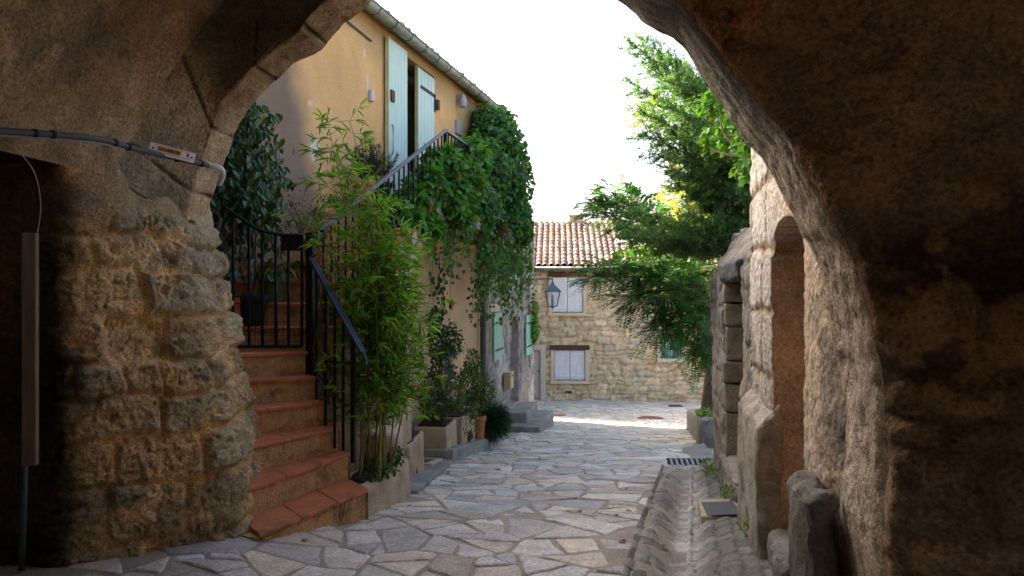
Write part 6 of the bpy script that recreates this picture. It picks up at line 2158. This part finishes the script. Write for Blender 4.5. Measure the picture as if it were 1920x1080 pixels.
# ------------------------------------------------------------------ trees on the right
def needles(r, segs, per, L, W):
    P, A, N = [], [], []
    for (a, b) in segs:
        a, b = np.asarray(a), np.asarray(b)
        ln_ = np.linalg.norm(b - a); t = (b - a) / (ln_ + 1e-9)
        m = max(4, int(per * ln_))
        f = r.uniform(0, 1, m)
        P.append(a + (b - a) * f[:, None])
        A.append(unit(t + r.normal(0, 0.62, (m, 3)) + [0, 0, 0.12]))
        N.append(r.normal(0, 1, (m, 3)))
    return np.concatenate(P), np.concatenate(A), np.concatenate(N)


def spruce():
    r = np.random.default_rng(101)
    root = np.array((4.6, 10.4, G(4.6, 10.4)))
    t = thing('spruce_tree', 'blue green spruce reaching out over the wall beside the arch', 'tree', root)
    mb = MB(); mb.tube([root, root + [0, 0, 3], root + [0.05, 0, 7.5]], [0.17, 0.13, 0.03], 10)
    mb.build('trunk', M['bark'], t, smooth=True)
    lb = MB(); segs = []
    ends = [(1195, 90, 9.0), (1215, 80, 9.4), (1245, 110, 9.2), (1200, 165, 8.9), (1205, 210, 9.2), (1215, 255, 9.4), (1230, 290, 9.1), (1262, 320, 9.0), (1290, 130, 9.8), (1310, 165, 9.0), (1250, 200, 8.6), (1300, 250, 8.8), (1320, 320, 9.2), (1290, 340, 9.6), (1260, 150, 8.9), (1280, 210, 9.8), (1340, 200, 9.3), (1350, 260, 8.9), (1225, 130, 9.3), (1240, 235, 9.5),
            (1165, 425, 9.4), (1215, 440, 9.0), (1250, 420, 8.9), (1205, 400, 9.8), (1290, 405, 9.0), (1260, 460, 9.3), (1330, 430, 9.2), (1235, 470, 9.6), (1345, 350, 9.3), (1370, 300, 9.0), (1180, 445, 9.1), (1300, 365, 9.2), (1340, 392, 9.4), (1380, 360, 9.0), (1320, 385, 9.6), (1365, 335, 9.5), (1275, 350, 9.3)]
    for i, (x, y, d) in enumerate(ends):
        e = px(x, y, d)
        upper = i < 20 or i >= 28 and y < 380
        hz = 3.35 if i < 20 else (2.3 if y > 380 else 2.9)
        b = np.array((4.45, 10.2, hz + r.normal(0, 0.15)))
        mid = b * 0.45 + e * 0.55 + np.array((0, 0, -0.25 if i < 20 else -0.1))
        s, _ = catmull([b, mid, e], 26)
        lb.tube(s, np.linspace(0.022, 0.004, 26), 5)
        ax = e - mid
        for j in range(9, 26):
            for q in range(7):
                side = unit(np.cross(ax, (0, 0, 1.0))) * r.choice((-1, 1))
                ln_ = r.uniform(0.14, 0.48) * (1.25 - 0.7 * j / 25)
                dv = unit(unit(ax) * r.uniform(0.5, 1.1) + side * r.uniform(0.3, 1.0) + np.array((0, 0, r.normal(-0.15, 0.35))))
                tp = s[j] + dv * ln_
                segs.append((s[j], tp))
                for w in range(2):
                    f = r.uniform(0.3, 0.8)
                    o_ = s[j] + dv * ln_ * f
                    segs.append((o_, o_ + unit(dv + r.normal(0, 0.6, 3)) * ln_ * 0.45))
        segs.append((s[18], s[25]))
    lb.build('limbs', M['bark'], t)
    P, A, N = needles(r, segs, 150, 0.03, 0.005)
    n = len(P)
    leaf_obj('crown', P, A, N, r.uniform(0.03, 0.06, n), np.full(n, 0.011), leaf_cols(r, n, (0.032, 0.085, 0.034), (0.10, 0.19, 0.05)), M['needle'], t, True)


spruce()


def fronds(r, bases, dirs, L, pairs, lw):
    """pinnate leaves: returns leaflets"""
    P, A, N = [], [], []
    for b, dv in zip(bases, dirs):
        dv = unit(dv)
        ln_ = L * r.uniform(0.7, 1.2)
        side = unit(np.cross(dv, (0, 0, 1.0)) + r.normal(0, 0.15, 3))
        f = np.linspace(0.12, 1, pairs)
        pts = b + dv * (ln_ * f)[:, None] + np.array((0, 0, -1.0)) * (0.35 * ln_ * f ** 2)[:, None]
        up = unit(np.cross(side, dv))
        if up[2] < 0: up = -up
        for sg_ in (-1, 1):
            P.append(pts); A.append(np.repeat((side * sg_ + dv * 0.35 + [0, 0, -0.25])[None], pairs, 0)); N.append(np.repeat(up[None], pairs, 0) + r.normal(0, 0.15, (pairs, 3)))
    return np.concatenate(P), np.concatenate(A), np.concatenate(N)


def feather_tree(name, label, root, fork, clusters, nf, seed, cols, L=0.3, pairs=9, leaf=0.05, lw=0.024, trunk_r=0.16, mat='leaf', yellow=0.03):
    r = np.random.default_rng(seed)
    root = np.array(root, float); fork = np.array(fork, float)
    t = thing(name, label, 'tree', root)
    mb = MB()
    tk, _ = catmull([root, root * 0.5 + fork * 0.5 + [0.06, 0, 0], fork], 10)
    mb.tube(tk + 0, np.linspace(trunk_r, trunk_r * 0.6, 10), 12)
    mb.build('trunk', M['bark'], t, smooth=True)
    lb = MB(); bases, dirs = [], []
    for (x, y, d, rx, ry, rz) in clusters:
        c = px(x, y, d)
        s, _ = catmull([fork, (fork + c) / 2 + [0, 0, 0.25], c], 12)
        lb.tube(s, np.linspace(trunk_r * 0.22, 0.008, 12), 6)
        m = int(nf * rx * rz)
        u = unit(r.normal(0, 1, (m, 3)))
        p = c + u * np.array((rx, ry, rz)) * (r.random((m, 1)) ** 0.45)
        for q in range(min(14, m)):
            s2, _ = catmull([s[8 + q % 4], (s[9] + p[q]) / 2 + [0, 0, 0.06], p[q]], 6)
            lb.tube(s2, np.linspace(0.012, 0.004, 6), 4)
        bases.append(p); dirs.append(u * [1, 1, 0.5] + unit(c - fork) * 0.5 + r.normal(0, 0.35, (m, 3)))
    lb.build('limbs', M['bark'], t)
    bases, dirs = np.concatenate(bases), np.concatenate(dirs)
    P, A, N = fronds(r, bases, dirs, L, pairs, lw)
    n = len(P); sc = r.uniform(0.7, 1.2, n)
    fc = leaf_cols(r, len(bases), *cols, yellow=yellow)
    fc = np.repeat(fc, 2 * pairs, 0) * r.uniform(0.85, 1.15, (n, 1))
    leaf_obj('crown', P, A, N, leaf * sc, lw * sc, fc, M[mat], t, True)
    return t


feather_tree('feather_leaved_tree', 'feathery leaved tree whose branches hang over the street before the far house', (3.78, 14.6, G(3.7, 14.6)), (3.9, 14.6, 1.2),
             [(1150, 505, 13.2, 0.55, 0.5, 0.20), (1120, 520, 13.0, 0.3, 0.4, 0.12), (1200, 500, 13.6, 0.5, 0.5, 0.35), (1240, 545, 13.4, 0.5, 0.6, 0.40), (1195, 560, 13.2, 0.45, 0.5, 0.22), (1270, 600, 13.2, 0.42, 0.5, 0.40),
              (1300, 540, 13.8, 0.40, 0.6, 0.55), (1310, 620, 13.4, 0.32, 0.5, 0.45), (1240, 620, 13.0, 0.30, 0.4, 0.18), (1318, 665, 13.5, 0.22, 0.4, 0.22), (1285, 500, 14.2, 0.4, 0.6, 0.4),
              (1165, 385, 13.0, 0.55, 0.5, 0.22), (1130, 400, 12.8, 0.36, 0.4, 0.15), (1145, 360, 13.2, 0.28, 0.4, 0.10), (1200, 415, 13.5, 0.5, 0.5, 0.25)],
             1150, 111, ((0.018, 0.065, 0.022), (0.075, 0.175, 0.04)), 0.32, 9, 0.075, 0.033)
feather_tree('sunlit_tree', 'yellow green sunlit tree standing behind the dark feathery tree', (5.6, 19.5, G(5.6, 19.5)), (5.6, 19.5, 1.0),
             [(1270, 470, 18.5, 0.9, 0.8, 0.7), (1330, 430, 19, 1.0, 0.9, 0.9), (1300, 380, 19, 0.9, 0.9, 0.7), (1370, 350, 19.5, 1.0, 0.9, 0.9), (1290, 560, 18.6, 0.7, 0.7, 0.7), (1250, 520, 18.6, 0.5, 0.6, 0.4), (1320, 640, 18.6, 0.4, 0.5, 0.5), (1215, 215, 19, 0.35, 0.5, 0.6), (1330, 290, 19.5, 1.1, 0.9, 0.9), (1390, 240, 19.8, 0.9, 0.9, 0.8)],
             480, 112, ((0.10, 0.15, 0.02), (0.24, 0.27, 0.035)), 0.34, 8, 0.085, 0.045, 0.14, 'leaf_thin', 0.12)
# ivy on the top of the near right wall
pI = px(1395, 290, 5.6)
bush('wall_top_ivy', 'bright broad leaved ivy hanging on the end of the plastered wall', 'ivy', [B(1385, 215, 5.9, 0.10, 0.2, 0.10), B(1400, 265, 5.7, 0.10, 0.18, 0.16), B(1395, 310, 5.6, 0.06, 0.15, 0.14), B(1340, 190, 6.2, 0.13, 0.2, 0.10), B(1355, 265, 6.0, 0.14, 0.2, 0.06), B(1335, 250, 6.1, 0.08, 0.1, 0.08)], 620, 0.075, 0.058, ((0.05, 0.15, 0.012), (0.13, 0.30, 0.03)), px(1415, 300, 5.55), 113, droop=0.7, shell=0.2)
bush('corner_ivy', 'small ivy strip on the corner of the grey house', 'ivy', [B(1004, 615, 19.0, 0.06, 0.2, 0.35), B(1003, 580, 19.0, 0.05, 0.2, 0.25)], 260, 0.09, 0.08, GREEN_LT, px(1003, 640, 19.0), 114, droop=0.8, stems=False)
bush('planter_weeds', 'fresh green leaves in the low planter at the tree foot', 'plant', [B(1325, 775, 13.2, 0.16, 0.3, 0.06)], 220, 0.07, 0.045, GREEN_LT, px(1325, 785, 13.2), 115, stems=False)
for i, (x, y, d, rr_, lab) in enumerate(((1360, 880, 8.0, 0.10, 'green weed tuft below the garden doorway step'), (1355, 850, 8.8, 0.09, 'taller weed at the foot of the garden wall'), (1385, 930, 6.3, 0.08, 'small weed beside the metal cover surround'), (1415, 1010, 4.75, 0.08, 'weed clump at the foot of the plastered wall'))):
    p = px(x, y, d); x_ = 0.696 + 0.19 * d - 0.06
    bush('weed_tuft', lab, 'weed', [(x_, d, G(x_, d) + 0.09, rr_, rr_ * 1.3, 0.05)], 110, 0.038, 0.010, GREEN_LT, (x_, d, G(x_, d)), 120 + i, droop=-0.4, stems=False, group='weeds along the right wall')
# a few dry leaves in the gutter and on the paving
lr = np.random.default_rng(7)


def dry_leaf(xx, d, z, k, label, group):
    P = np.array([[xx, d, z]]); a = lr.normal(0, 1, 3) * [1, 1, 0.15]
    c = np.array([[(0.22, 0.10, 0.035), (0.16, 0.06, 0.025), (0.30, 0.17, 0.05)][k % 3]])
    tag(leaf_obj('dry_leaf', P, a[None], np.array([[lr.normal(0, 0.3), lr.normal(0, 0.3), 1.0]]), np.array([lr.uniform(0.045, 0.08)]), np.array([lr.uniform(0.03, 0.05)]), c, M['leaf'], None), label, 'leaf', group)


for i, (x, d) in enumerate(((0.02, 5.6), (-0.05, 7.9), (0.10, 8.4), (0.5, 4.75), (0.03, 6.7), (-0.12, 5.0))):
    xx = gutter_line(d) + x
    dry_leaf(xx, d, G(xx, d) + 0.03, i, 'brown dry leaf lying in the stone gutter', 'dry leaves in the gutter')
for i in range(26):
    d = lr.uniform(4.2, 15)
    f = lr.choice((lr.uniform(0.0, 0.08), lr.uniform(0.9, 1.0), lr.random()))
    xx = float(left_line(d)) + 0.05 + f * float(right_line(d) - left_line(d) - 0.1)
    dry_leaf(xx, d, G(xx, d) + 0.014, i, 'small dry leaf fallen on the pale paving stones', 'dry leaves on the paving')
